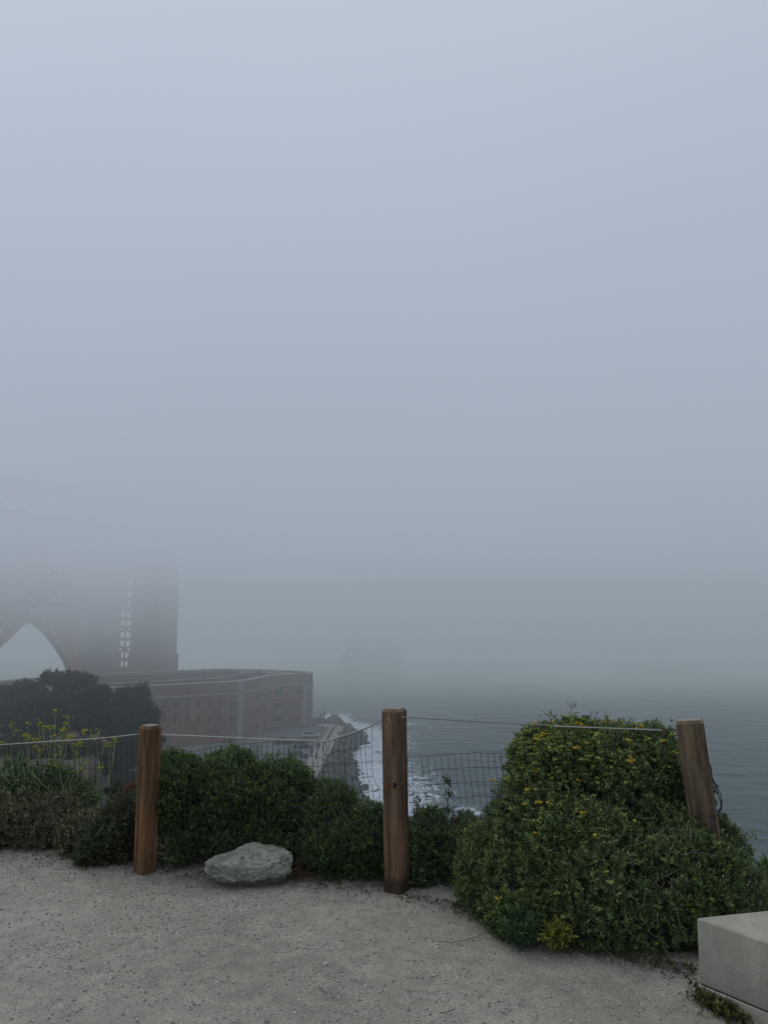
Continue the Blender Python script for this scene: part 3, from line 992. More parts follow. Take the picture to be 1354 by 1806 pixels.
def shrub(name, ells, label, cat, tfn, dens, n_leaf, L, Wd, stem, loc=None, corescale=.78, lump=.13, seed=1.0, n_twig=120, extra=None, twigm='bark', up=.45, depth=.3, spread=(.35, 1.25), droop=0., lump_s=9., n_clump=0, clump_r=(.045, .1), shoots=0):
    c = ells[0]
    root = empty(name, (c[0], c[1], 0), 0, label, cat)
    P, Nn = surface_points(ells, dens, lump, depth, lump_s, seed, toward=True)
    parts = [leaves(P, Nn, n_leaf, L, Wd, stem, tfn, up=up, spread=spread, droop=droop)]
    if n_clump:
        cl = clumped(ells, n_clump, *clump_r)
        Pc, Nc = surface_points(cl, dens * 1.15, .12, .45, 22., seed + 2, toward=True)
        parts.append(leaves(Pc, Nc, n_leaf, L, Wd, stem, tfn, up=up, spread=spread, droop=droop))
        P, Nn = np.concatenate([P, Pc]), np.concatenate([Nn, Nc])
    if shoots:
        base_, bn = surface_points(ells, 300, .1, .05, toward=True)
        k_ = rng.permutation(len(base_))[:shoots]
        for q in range(6):
            dd_ = bn[k_] * .6 + np.array([0, 0, .6]) + rng.normal(0, .25, bn[k_].shape)
            parts.append(leaves(base_[k_] + dd_ * (.012 * q + .015), dd_, 4, L * .9, Wd, stem * .6, tfn, up=.6, spread=spread))
    if extra: parts += extra
    v, f, t = combine(parts)
    mesh_obj('foliage', v, f, M['leaf'], root, tint=t)
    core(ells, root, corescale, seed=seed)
    if n_twig: twigs(ells, n_twig, root, twigm)
    return root, P, Nn

# --- the big flowering bush by the right post
def lobes(ells, n, r0, r1):
    P, Nn = surface_points(ells, 200, .03, .05, zmin=.05)
    ok = np.nonzero((Nn[:, 1] < .3))[0]
    return [(*(P[i] - Nn[i] * r * .55), r * 1.2, r, r * .9) for i, r in ((i, rng.uniform(r0, r1)) for i in rng.permutation(ok)[:n]) if P[i][2] > r]
big = [ell(905, 1190, 1283, 1560, 4.42, .42), ell(874, 1010, 1330, 1600, 4.36, .36), ell(806, 925, 1466, 1630, 4.22, .28), ell(915, 1130, 1420, 1675, 4.05, .44),
       ell(1080, 1290, 1440, 1690, 4.05, .42), ell(1170, 1335, 1500, 1660, 4.12, .36), ell(845, 975, 1540, 1662, 3.98, .26), ell(1100, 1215, 1290, 1500, 4.46, .34),
       ell(950, 1100, 1280, 1400, 4.40, .33), ell(1000, 1200, 1560, 1690, 3.86, .25), ell(1225, 1300, 1440, 1560, 4.3, .25), ell(1090, 1262, 1555, 1706, 3.78, .2)]
big = big + lobes(big, 20, .09, .15)
tb = tint((.022, .048, .014), (.080, .135, .042), (.20, .265, .095), (.13, .165, .09), 6.0, 1.0, .55)
rootb, PB, NB = shrub('flowering_shrub', big, 'tall dense green shrub with small yellow flower heads beside the leaning post', 'shrub',
                      tb, 1700, 9, .0225, .0036, .028, seed=1.0, n_twig=380, lump=.10, depth=.42, corescale=.66, lump_s=10., n_clump=270, clump_r=(.04, .10), shoots=170)
# budding heads, thick near the top left of the bush
def heads(P, Nn, n, size, tintf, parent, name, region=None, n_p=10):
    ok = (Nn[:, 1] < .3)
    if region is not None: ok &= region(P)
    idx = rng.permutation(np.nonzero(ok)[0])[:n]
    c = P[idx] + Nn[idx] * .018 + np.array([0, 0, .008])
    k = len(c)
    s = rng.uniform(.6, 1.25, k) * size
    off = rng.normal(0, 1, (k, n_p, 3)) * (1, 1, .35)
    off = off * s[:, None, None] * .62
    pos = (c[:, None, :] + off).reshape(-1, 3)
    tt_ = np.repeat(tintf(k), n_p, 0) * rng.uniform(.7, 1.25, (k * n_p, 1))
    return rocks(name, pos, np.repeat(s, n_p) * .42, M['petal'], tt_, (OCT_v, OCT_f), 1.0, .3, parent)
ctop = at(980, 1400, Y=4.2)
up_left = lambda P: rng.random(len(P)) < np.clip(1.25 * np.exp(-((P[:, 0] - ctop.x) / .42) ** 2 - ((P[:, 2] - .80) / .22) ** 2) + .05, 0, 1)
heads(PB, NB, 1250, .0125, lambda k: np.where(rng.random((k, 1)) < .09, np.array([[.42, .34, .05]]), np.array([[.26, .30, .085]])) * rng.uniform(.7, 1.3, (k, 1)), rootb, 'flower_buds', up_left)
def gold(k): return np.array([[.50, .36, .04]]) * rng.uniform(.75, 1.25, (k, 1))
top_r = lambda P: rng.random(len(P)) < np.clip((P[:, 2] - .55) * 1.6, .04, 1)
# golden heads the photo shows one by one
gp = np.array([at(a, b, Y=y)[:] for a, b, y in [(975, 1272, 4.35), (1017, 1274, 4.35), (1024, 1278, 4.35), (1076, 1271, 4.4), (952, 1298, 4.25), (958, 1293, 4.25), (945, 1303, 4.22), (868, 1374, 4.28), (928, 1391, 3.98),
                                                (947, 1414, 3.95), (1024, 1432, 3.86), (1108, 1305, 4.1), (1168, 1306, 4.12), (1128, 1280, 4.2), (1109, 1340, 4.0), (1015, 1318, 4.03), (1120, 1284, 4.2)]])
for g_ in gp:
    pos = g_[None, :] + rng.normal(0, .0065, (18, 3)) * (1.2, 1, .55) + np.array([0, -.02, 0])
    rocks('flower_head', pos, rng.uniform(.0035, .006, 18), M['petal'], gold(18), (OCT_v, OCT_f), 1, .3, rootb)
# bare pale twigs at the lower right of the bush
mb = MB()
def px_curve(pts, Y, r, n=6): mb.tube(catmull([at(a, b, Y=Y + dy) for (a, b, *q) in pts for dy in [(q[0] if q else 0)]], n), r, 4)
for _ in range(20):
    a, b = rng.normal(1168, 24), rng.normal(1535, 42)
    pts = [(a, b)]
    dx, dy = rng.normal(0, 6), rng.uniform(2, 13)
    for k in range(5):
        dx += rng.normal(0, 5); dy += rng.normal(0, 5)
        pts.append((pts[-1][0] + dx, pts[-1][1] + dy))
    px_curve([(p[0], p[1]) for p in pts], 3.66 + rng.uniform(-.01, .08), .0011)
for pts in ([(1188, 1632), (1198, 1650), (1211, 1664)], [(1192, 1600), (1198, 1628), (1208, 1640), (1211, 1655)], [(1160, 1610), (1159, 1625), (1163, 1634)], [(1168, 1662), (1176, 1680), (1188, 1690)],
            [(1178, 1555), (1186, 1568), (1200, 1578)], [(1150, 1575), (1140, 1570), (1136, 1590)]):
    px_curve(pts, 3.6, .0016)
mb.build('bare_twigs', M['drytwig'], rootb, True)
# yellow-green and ferny tufts at its foot
def tuft(name, px_, py_, Y, rpx, c, label, cat, L=.035, n=240, W_=.004, stems=True):
    e = [ell(px_ - rpx, px_ + rpx, py_ - rpx * .9, py_ + rpx * .9, Y, rpx / F * Y * .8)]
    P, Nn = surface_points(e, n / (12.6 * (rpx / F * Y) ** 2), .2, .8, 20)
    v, f, t = leaves(P, Nn, 8, L, W_, .04, tint(tuple(x * .6 for x in c), c, tuple(min(1, x * 1.5) for x in c)), up=.7)
    r = empty(name, (e[0][0], e[0][1], 0), 0, label, cat)
    mesh_obj('foliage', v, f, M['leaf'], r, tint=t)
    s_ = MB()
    for _ in range(9 if stems else 0):
        s_.tube([(e[0][0] + rng.normal(0, .006), e[0][1] + rng.normal(0, .006), 0), (e[0][0] + rng.normal(0, .02), e[0][1], e[0][2]), (e[0][0] + rng.normal(0, .04), e[0][1], e[0][2] + e[0][5] * .6)], .0016, 4)
    if stems: s_.build('stems', M['bark'], r)
    return r
tuft('weed', 984, 1646, 3.66, 24, (.17, .18, .035), 'yellow-green leafy weed at the foot of the big shrub', 'weed', .024, 150, .004, False)
tuft('fern', 915, 1636, 3.70, 30, (.055, .105, .045), 'feathery blue-green weed at the foot of the big shrub', 'weed', .020, 420, .003, False)

# --- low shrubs left of the left post
lowl = [ell(-70, 70, 1408, 1512, 5.35, .34), ell(30, 150, 1406, 1506, 5.4, .32), ell(110, 210, 1432, 1518, 5.2, .25), ell(-130, -20, 1400, 1510, 5.45, .35)]
shrub('low_shrub', lowl, 'low grey-green shrub spreading under the wire mesh left of the left post', 'shrub',
      tint((.03, .042, .02), (.12, .14, .08), (.24, .26, .15), (.15, .13, .065), 7.0, 4.0, .45), 1800, 8, .025, .0038, .03, seed=5.0, n_twig=160, n_clump=110, clump_r=(.04, .08), shoots=60)
lowr = [ell(175, 262, 1412, 1528, 5.05, .24), ell(140, 215, 1452, 1532, 4.98, .2), ell(215, 262, 1395, 1470, 5.1, .2)]
shrub('low_shrub', lowr, 'dark low shrub tight against the left side of the left post', 'shrub',
      tint((.02, .033, .017), (.06, .082, .038), (.12, .15, .07), (.055, .047, .033), 7.0, 2.0, .4), 1800, 8, .024, .0038, .03, seed=7.0, n_twig=90, n_clump=60, clump_r=(.035, .07), shoots=30)

# --- the long hedge-like shrub between the left and middle posts
midb = [ell(262, 352, 1332, 1470, 5.0, .27), ell(318, 480, 1328, 1500, 5.12, .34), ell(430, 565, 1346, 1535, 5.08, .33), ell(520, 640, 1382, 1550, 4.95, .30), ell(600, 705, 1420, 1568, 4.72, .22),
        ell(400, 560, 1440, 1545, 4.95, .3), ell(285, 370, 1440, 1530, 4.98, .22), ell(540, 680, 1450, 1562, 4.78, .24), ell(355, 430, 1440, 1512, 4.95, .2)]
midb = midb + lobes(midb, 16, .08, .13)
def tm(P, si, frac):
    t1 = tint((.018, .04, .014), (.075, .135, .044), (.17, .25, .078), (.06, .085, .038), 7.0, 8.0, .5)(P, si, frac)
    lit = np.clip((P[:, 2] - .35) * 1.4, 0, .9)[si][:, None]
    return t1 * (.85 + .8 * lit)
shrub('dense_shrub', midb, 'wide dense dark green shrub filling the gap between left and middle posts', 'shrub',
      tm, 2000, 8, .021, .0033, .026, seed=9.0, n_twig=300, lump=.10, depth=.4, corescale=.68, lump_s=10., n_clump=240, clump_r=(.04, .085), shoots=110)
gapb = [ell(708, 800, 1432, 1572, 4.72, .24), ell(770, 850, 1462, 1590, 4.6, .2), ell(690, 770, 1490, 1580, 4.6, .18), ell(800, 850, 1440, 1520, 4.7, .2)]
shrub('green_shrub', gapb, 'fresh green shrub just right of the middle post', 'shrub',
      tint((.025, .05, .02), (.075, .13, .05), (.15, .22, .085), (.07, .09, .06), 6.0, 3.0, .5), 2000, 8, .024, .0034, .03, seed=12.0, n_twig=90, up=.8, n_clump=50, clump_r=(.035, .07), shoots=50)
rgt = [ell(1338, 1400, 1520, 1600, 4.6, .15)]
shrub('leafy_sprig', rgt, 'bright green leafy plant poking out above the end of the concrete wall', 'plant',
      tint((.05, .10, .03), (.08, .15, .045), (.12, .2, .07)), 1300, 7, .035, .008, .04, n_twig=45, corescale=.3)
foot = [ell(1296, 1350, 1575, 1625, 4.0, .1)]

# --- mustard plant behind the mesh at left
mus = empty('mustard_plant', at(100, 1440, Y=5.55), 0, 'wild mustard with long thin stems and small yellow flower clusters at the left', 'plant')
mY = 5.5
fl = [(98, 1253), (119, 1265), (20, 1279), (48, 1276), (31, 1289), (70, 1276), (75, 1283), (83, 1282), (88, 1287), (96, 1282), (113, 1283), (115, 1277), (107, 1288), (43, 1295), (52, 1298), (50, 1304), (58, 1304), (66, 1303), (71, 1303), (95, 1298), (121, 1302), (126, 1300),
      (146, 1291), (152, 1288), (161, 1299), (173, 1293), (202, 1304), (204, 1308), (193, 1312), (184, 1314), (133, 1313), (142, 1310), (142, 1316), (105, 1317), (82, 1314), (70, 1325), (63, 1316), (46, 1338), (90, 1341), (98, 1350), (99, 1332), (137, 1329), (141, 1339), (152, 1346), (176, 1354), (143, 1357), (112, 1336), (195, 1317), (116, 1304), (60, 1308), (44, 1299), (119, 1299), (78, 1282), (112, 1288), (180, 1354), (-12, 1290), (3, 1310)]
mb = MB()
roots = [(98, 1435), (108, 1442), (90, 1430), (118, 1438)]
hub = []
for i in range(13):
    a0, b0 = roots[i % 4]
    t_ = i / 12
    hub.append((10 + 175 * t_ + rng.normal(0, 5), 1345 + 30 * abs(t_ - .45) * 2 + rng.normal(0, 8)))
for i, (hx, hy) in enumerate(hub):
    a0, b0 = roots[i % 4]
    y1 = mY + rng.uniform(-.12, .12)
    mb.tube(catmull([at(a0, b0, Y=mY), at(a0 * .6 + hx * .4 + rng.normal(0, 3), b0 * .55 + hy * .45, Y=(mY + y1) / 2), at(hx, hy, Y=y1)], 5), .0026, 4)
fpos, ftint = [], []
for (a, b) in fl:
    h = min(hub, key=lambda q: (q[0] - a) ** 2 + ((q[1] - b) * .35) ** 2 + (0 if q[1] > b else 1e5))
    y1 = mY + rng.uniform(-.1, .1)
    p = at(a, b, Y=y1)
    mb.tube(catmull([at(h[0], h[1], Y=mY), at(h[0] * .45 + a * .55 + rng.normal(0, 3), h[1] * .5 + b * .5, Y=mY), p], 4), [.0021] * 4 + [.0018] * 4 + [.0014], 4)
    for _ in range(11):
        fpos.append(np.array(p[:]) + rng.normal(0, 1, 3) * (.006, .006, .0045)); ftint.append(np.array((.46, .44, .06)) * rng.uniform(.7, 1.25))
    for _ in range(3):          # side florets
        q = np.array(p[:]) + rng.normal(0, 1, 3) * (.016, .012, .014)
        for _ in range(3):
            fpos.append(q + rng.normal(0, .003, 3)); ftint.append(np.array((.36, .38, .07)) * rng.uniform(.7, 1.2))
mb.build('stems', m_plain('mustard_stem', (.20, .23, .10), .7), mus)
rocks('flowers', np.array(fpos), rng.uniform(.0035, .0062, len(fpos)), M['petal'], np.array(ftint), (OCT_v, OCT_f), 1, .3, mus)
me_ = [ell(-30, 60, 1345, 1440, 5.7, .2), ell(40, 150, 1352, 1440, 5.65, .2), ell(90, 165, 1375, 1450, 5.6, .18)]
P, Nn = surface_points(me_, 1100, .25, .8, zmin=-.3)
v, f, t = leaves(P, Nn, 5, .048, .0065, .05, tint((.025, .055, .018), (.07, .13, .04), (.12, .19, .06)), up=.7, spread=(.3, 1.3), jitter=.8, droop=.15)
mesh_obj('foliage', v, f, M['leaf'], mus, tint=t)
# small growth and orange blooms on the slope by the left post
tuft('weed', 205, 1398, 5.9, 16, (.05, .075, .035), 'dark weed on the slope just left of the left post', 'weed', .03, 120)
tuft('rusty_weed', 232, 1392, 6.0, 12, (.22, .09, .045), 'reddish weed on the slope touching the left post', 'weed', .02, 110)

# --- dry stalks and seed heads between middle post and big bush
def stalk(name, pts, Y, label, heads_at, r=.0022, leafy=False):
    root = empty(name, at(*pts[0], Y=Y), 0, label, 'plant')
    mb = MB().tube(catmull([at(a, b, Y=Y) for a, b in pts], 6), r, 4)
    for _ in range(5):
        k = rng.integers(1, len(pts))
        a, b = pts[k]
        mb.tube([at(a, b, Y=Y), at(a + rng.uniform(-9, 9), b - rng.uniform(5, 14), Y=Y)], r * .6, 4)
    mb.build('stem', M['bark'], root)
    pos, tn = [], []
    for (a, b, s_) in heads_at:
        for _ in range(10):
            pos.append(np.array(at(a + rng.normal(0, s_), b + rng.normal(0, s_ * 1.2), Y=Y)[:])); tn.append(np.array((.10, .075, .06)) * rng.uniform(.5, 1.8))
    rocks('seed_heads', np.array(pos), rng.uniform(.003, .006, len(pos)), M['petal'], np.array(tn), (OCT_v, OCT_f), 1, .3, root)
    if leafy:
        P = np.array([at(a + rng.normal(0, 3), b + rng.normal(0, 3), Y=Y)[:] for a, b in pts for _ in range(6)])
        v, f, t = leaves(P, rng.normal(0, 1, P.shape), 4, .03, .006, .02, tint((.03, .05, .025), (.05, .08, .035), (.07, .1, .05)))
        mesh_obj('leaves', v, f, M['leaf'], root, tint=t)
stalk('dry_stalk', [(730, 1455), (729, 1432), (731, 1412)], 4.6, 'brown dry seed head right beside the middle post', [(731, 1408, 3), (729, 1416, 3.5), (734, 1420, 3)])
stalk('dry_stalk', [(737, 1460), (738, 1440), (739, 1410)], 4.62, 'thin upright dry stalk a little right of the middle post', [(739, 1412, 1.2)], .0013)
stalk('leafy_stalk', [(790, 1465), (789, 1430), (791, 1400), (793, 1376)], 4.7, 'tall leafy stalk standing in front of the hanging right mesh', [(792, 1378, 1.5), (793, 1386, 2)], .0018, True)
stalk('bare_stem', [(815, 1470), (806, 1452), (797, 1440), (800, 1462)], 4.55, 'dark bare branched stem in the gap left of the big shrub', [(797, 1444, 2)], .0034)
stalk('bare_stem', [(843, 1478), (826, 1452), (812, 1436), (806, 1432)], 4.5, 'thick slanting bare stem at the left edge of the big shrub', [(822, 1428, 4), (828, 1438, 3)], .0036)

# dead twiggy litter at post foot and rock
mb = MB()
for _ in range(70):
    a, b = rng.uniform(272, 300), rng.uniform(1470, 1528)
    px_curve([(a, b), (a + rng.normal(4, 8), b + rng.normal(6, 6)), (a + rng.normal(8, 11), b + rng.normal(10, 9))], 4.82 + rng.uniform(-.08, .1), .0014, 3)
tag(mb.build('dry_twigs', M['drytwig'], None, True), 'tangle of dry twigs at the foot of the left post', 'twigs', kind='stuff')
e = [ell(512, 560, 1522, 1556, 4.66, .1)]
P, Nn = surface_points(e, 2600, .2, .8, zmin=-.01)
v, f, t = leaves(P, Nn, 5, .03, .0022, .02, tint((.07, .05, .03), (.12, .085, .05), (.16, .12, .07)), up=.5)
tag(mesh_obj('dry_grass', v, f, M['leaf'], tint=t), 'brown dry grass tuft against the right end of the boulder', 'grass', kind='stuff')
P = np.array([at(a, b, z=.004)[:] for a, b in [(1228 + 92 * q + rng.normal(0, 5), 1754 + 52 * q + rng.normal(0, 6)) for q in np.concatenate([rng.beta(1.3, 1.1, 210) * .62, rng.uniform(.6, 1, 45)])]])
P[:, 2] = np.abs(rng.normal(0, .008, len(P))) + .006
v, f, t = leaves(P, np.tile([0, 0, 1.], (len(P), 1)), 7, .022, .005, .015, tint((.04, .055, .02), (.08, .10, .035), (.14, .13, .05)), up=.6, spread=(.3, 1.4))
tag(mesh_obj('weeds', v, f, M['leaf'], tint=t), 'low green and yellowing weeds along the base of the concrete wall', 'weeds', kind='stuff')

# leaf litter and crumbs of soil under the front edge of the shrubs
lp = []
for (q0, q1, y0_, y1_, cnt) in ((0, 255, 1508, 1530, 260), (262, 690, 1535, 1568, 520), (700, 820, 1580, 1600, 150), (800, 1000, 1598, 1668, 420), (1000, 1225, 1668, 1712, 520)):
    for _ in range(cnt):
        t_ = rng.random()
        p = at(q0 + (q1 - q0) * t_, y0_ + (y1_ - y0_) * t_ + abs(rng.normal(0, 11)) - 8, z=.006)
        lp.append(p[:])
lp = np.array(lp)
v, f, t = leaves(lp, np.tile([0, 0, .3], (len(lp), 1)) + rng.normal(0, .8, (len(lp), 3)), 2, .017, .0036, .006, tint((.03, .028, .018), (.075, .06, .038), (.15, .12, .075), (.05, .065, .03), 9., 2., .6), up=.1, spread=(1.0, 1.5))
v[:, 2] = np.clip(v[:, 2], .003, .02)
tag(mesh_obj('leaf_litter', v, f, M['leaf'], tint=t), 'brown fallen leaves and crumbs along the front edge of the shrubs', 'leaf litter', kind='stuff')
for (pts, lab) in (([(661, 1601), (668, 1598), (675, 1600)], 'small dry twig lying on the gravel before the middle post'), ([(770, 1661), (800, 1662), (830, 1656), (852, 1648)], 'long thin dry stalk lying on the gravel left of the big shrub'),
                   ([(775, 1788), (790, 1785), (803, 1780)], 'short dark twig lying on the open gravel')):
    tag(MB().tube(catmull([at(a, b, z=.008) for a, b in pts], 5), .0014, 4).build('twig', M['bark']), lab, 'twig')

# ------------------------------------------------------------------ posts
def post(base, top, w, dpt, rz, m, label, hole=None, chamf=.006):
    B_, T_ = Vector(base), Vector(top)
    H = (T_ - B_).length
    secs = []
    def sec(z, s_, sh=0):
        a, b, c = w / 2 * s_, dpt / 2 * s_, chamf * s_
        return [(a, -b + c), (a, b - c), (a - c, b), (-a + c, b), (-a, b - c), (-a, -b + c), (-a + c, -b), (a - c, -b)]
    zs = [-.25] + list(np.linspace(0, H - .016, 22)) + [H]
    vs, fs = [], []
    for i, z in enumerate(zs):
        s_ = .80 if i == len(zs) - 1 else 1.0
        for (x, y) in sec(z, s_):
            j = .0016 * mnoise.noise(Vector((x * 30, y * 30 + w * 50, z * 7)))
            vs.append((x + j, y + j, z))
    for i in range(len(zs) - 1):
        for k in range(8):
            k2 = (k + 1) % 8
            fs.append((i * 8 + k, i * 8 + k2, (i + 1) * 8 + k2, (i + 1) * 8 + k))
    fs.append(tuple(range((len(zs) - 1) * 8, len(zs) * 8)))
    o = mesh_obj('fence_post', vs, fs, m)
    d = (T_ - B_).normalized()
    q = Vector((0, 0, 1)).rotation_difference(d).to_matrix().to_4x4()
    o.matrix_world = Matrix.Translation(B_) @ q @ Matrix.Rotation(rz, 4, 'Z')
    tag(o, label, 'post')
    return o
def mark(parent, name, c, rx, rz_, m, depth=.003, nrm=(0, -1, 0), ang=0):
    """small flat disc with thickness set on a post face, c in world space"""
    nrm = Vector(nrm).normalized(); e1 = nrm.cross(Vector((0, 0, 1))).normalized(); e2 = e1.cross(nrm)
    vs, fs = [], []
    for dd in (-.006, depth):
        for k in range(14):
            t_ = 2 * math.pi * k / 14
            vs.append(Vector(c) + nrm * dd + e1 * rx * math.cos(t_) + e2 * rz_ * math.sin(t_))
    fs = [tuple(range(14, 28))] + [(k, (k + 1) % 14, 14 + (k + 1) % 14, 14 + k) for k in range(14)]
    o = mesh_obj(name, vs, fs, m)
    o.parent = parent
    o.matrix_parent_inverse = parent.matrix_world.inverted()
    return o
bpy.context.view_layer.update()
P1b, P1t = at(255, 1538, Y=4.74), at(265.5, 1279, Y=4.74)
P1b.z = 0
p1 = post(P1b, P1t, .098, .098, R(-38), m_wood('wood_left', (.055, .026, .012), (.225, .118, .052), 0, .22), 'honey brown wooden post with split face at the left of the fence')
P2b, P2t = at(699.5, 1573, Y=4.42), at(695, 1249, Y=4.42)
P2b.z = 0
p2 = post(P2b, P2t, .115, .105, R(-28), m_wood('wood_middle', (.060, .034, .020), (.215, .128, .072), .7, .3), 'weathered brown wooden post with knots standing in the middle of the view', chamf=.013)
P3b, P3t = at(1268, 1640, Y=4.02), at(1214.5, 1269, Y=4.02)
p3b = P3b + (P3t - P3b).normalized() * (-P3b.z / (P3t - P3b).normalized().z)
p3 = post(p3b, P3t, .134, .10, R(-20), m_wood('wood_right', (.080, .053, .032), (.195, .138, .086), 0, .25), 'leaning grey-brown wooden post rising out of the big shrub')
bpy.context.view_layer.update()
def rot_n(a): return Vector((math.sin(a), -math.cos(a), 0))
# front faces look along rot_n(rz) ; side faces along rot_n(rz+90)
def face_point(a, b, centre, nrm, half):
    """where the pixel ray meets the post face"""
    o = Vector((0, 0, EYE)); r = (at(a, b, Y=1.0) - o).normalized()
    pl = Vector(centre) + nrm * half
    return o + r * ((pl - o).dot(nrm) / r.dot(nrm))
n1 = rot_n(R(52)); mark(p1, 'cable_hole', face_point(276, 1293, P1t, n1, .049), .007, .010, M['hole'], .001, n1)
n2 = rot_n(R(62)); n2f = rot_n(R(-28))
mark(p2, 'cable_hole', face_point(707, 1263, P2t, n2, .0575), .006, .009, M['hole'], .001, n2)
mark(p2, 'knot', face_point(696, 1386, P2t, n2f, .0525), .010, .017, M['hole'], .0008, n2f)
mark(p2, 'knot', face_point(712, 1387, P2b, n2, .0575), .008, .010, M['rust'], .0008, n2)
mark(p2, 'knot', face_point(686, 1270, P2t, n2f, .0525), .007, .015, M['drytwig'], .0006, n2f)
mark(p2, 'knot', face_point(687, 1494, P2b, n2f, .0525), .004, .014, M['hole'], .0006, n2f)
n3f = rot_n(R(-20))
mark(p3, 'blue_smudge', face_point(1219, 1350, P3t + (p3b - P3t) * .25, n3f, .050), .003, .010, M['bluemark'], .0008, n3f)

# ------------------------------------------------------------------ cables
def fence_Y(px_): return 4.74 + (4.02 - 4.74) * (px_ - 255) / (1215 - 255)
def cable(name, pts, r, m, label, off=0.0, n=8):
    P = [at(a, b, Y=fence_Y(a) + off) for a, b in pts]
    o = MB().tube(catmull(P, n), r, 6).build(name, m, None, True)
    if label: tag(o, label, 'cable')
    return o
cable('fence_cable', [(-60, 1317), (0, 1314), (90, 1308), (170, 1303), (246, 1295)], .0034, M['cable'], 'pale cable running from the left picture edge to the left post')
cable('fence_cable', [(283, 1296), (380, 1300), (480, 1304.5), (545, 1307), (572, 1308), (600, 1300), (645, 1285)], .0042, M['cable'], 'thick pale sleeved cable sagging between left and middle posts')
cable('thin_cable', [(645, 1285), (660, 1278), (678, 1268)], .0026, M['thin_cable'], 'short thin wire end tying the sagging cable to the middle post')
cr = empty('fence_cable', at(940, 1278, Y=4.2), 0, 'thin pale cable stretched from the middle post to the leaning post', 'cable')
c1 = cable('wire', [(706, 1265), (800, 1270.5), (960, 1279.5), (1100, 1285), (1165, 1287)], .0028, M['thin_cable'], None, -.06)
c2 = cable('wire', [(975, 1281), (1100, 1286), (1168, 1288.5)], .0022, M['cable'], None, -.065)
mb = MB()
mb.tube([at(1171 + 3.5 * math.cos(t_), 1290 + 5 * math.sin(t_), Y=4.0) for t_ in np.linspace(0, 6.3, 12)], .0035, 5)
mb.tube(catmull([at(1174, 1287, Y=4.0), at(1180, 1285, Y=4.0), at(1186, 1287, Y=4.0), at(1193, 1287, Y=4.02)], 4), .0018, 4)
mb.tube(catmull([at(1174, 1289, Y=4.0), at(1181, 1291, Y=4.0), at(1187, 1289, Y=4.0), at(1193, 1289, Y=4.02)], 4), .0018, 4)
c3 = mb.build('clamp', M['rust'])
for o in (c1, c2, c3):
    o.parent = cr; o.matrix_parent_inverse = Matrix.Translation(cr.location).inverted()

# ------------------------------------------------------------------ wire mesh panels
def panel(rows, ncol, label, off=.09, r=.0016, skip=lambda i, j: False, wob=1.2):
    """rows: lists of photo points along each horizontal wire, resampled to ncol + 1 columns"""
    grid = []
    for pts in rows:
        pv = [Vector((a, b, 0)) for a, b in pts]
        grid.append([(p.x + rng.normal(0, wob * .5), p.y + rng.normal(0, wob * .5)) for p in interp_line(pv, ncol + 1)])
    G = [[at(a, b, Y=fence_Y(a) + off + .012 * math.sin(a * .05 + i) + .006 * math.sin(a * .3)) for (a, b) in row] for i, row in enumerate(grid)]
    mb = MB()
    for row in G: mb.tube(row, r, 4)
    for j in range(ncol + 1):
        mb.tube(catmull([G[i][j] for i in range(len(G))], 3), r * .9, 4)
    return tag(mb.build('wire_mesh', M['wire']), label, 'wire mesh')
# left panel
rowsL = []
for k in range(9):
    y = 1313 + k * 21.5
    rowsL.append([(-70 + k * 2, y + 2), (40 + k * 1.5, y + 1), (120 + 2 * k, y + (2 if k else 1)), (180 + 1.6 * k, y + (0 if k else 1)), (215 + k, y - 1), (243, y + 1)])
panel(rowsL, 33, 'black wire mesh in front of the mustard plant left of the left post', off=.1)
# middle panel, sheared where it sags
rowsM = [[(294, 1314), (309, 1321), (332, 1326), (353, 1324), (385, 1317), (415, 1315), (456, 1310), (486, 1308), (530, 1308), (572, 1309), (600, 1302), (620, 1297), (657, 1281)],
         [(296, 1334), (315, 1340), (345, 1345), (372, 1342), (400, 1338), (432, 1334), (470, 1331), (505, 1330), (545, 1333), (568, 1338), (590, 1327), (620, 1322), (655, 1317)],
         [(300, 1356), (320, 1362), (355, 1366), (385, 1362), (415, 1357), (450, 1352), (490, 1350), (530, 1352), (563, 1353), (590, 1345), (612, 1349), (635, 1346), (656, 1343)],
         [(303, 1378), (325, 1384), (365, 1388), (400, 1384), (435, 1378), (470, 1375), (515, 1376), (560, 1378), (592, 1378), (615, 1378), (632, 1372), (645, 1371), (658, 1370)],
         [(305, 1400), (330, 1404), (375, 1408), (410, 1405), (450, 1400), (490, 1398), (530, 1400), (575, 1401), (605, 1402), (628, 1400), (642, 1398), (655, 1396), (668, 1394)]]
for k in range(1, 6):
    y = 1400 + k * 24
    rowsM.append([(306, y), (376, y + 6), (450, y), (530, y), (605, y + 1), (640, y), (669, y - 4)])
panel(rowsM, 37, 'sagging black wire mesh hung from the pale cable between left and middle posts', off=.06)
mb = MB()
mb.tube([at(a, b, Y=4.45) for a, b in [(655, 1395), (662, 1397), (668, 1393), (674, 1393)]], .0016, 4)
mb.tube([at(a, b, Y=4.45) for a, b in [(662, 1396), (667, 1391), (671, 1386)]], .0016, 4)
mb.tube([at(a, b, Y=4.45) for a, b in [(571, 1309), (569, 1325), (573, 1334), (577, 1318), (572, 1309)]], .0018, 4)
tag(mb.build('loose_wire', M['wire']), 'loose twisted wire ends on the sagging mesh left of the middle post', 'wire')
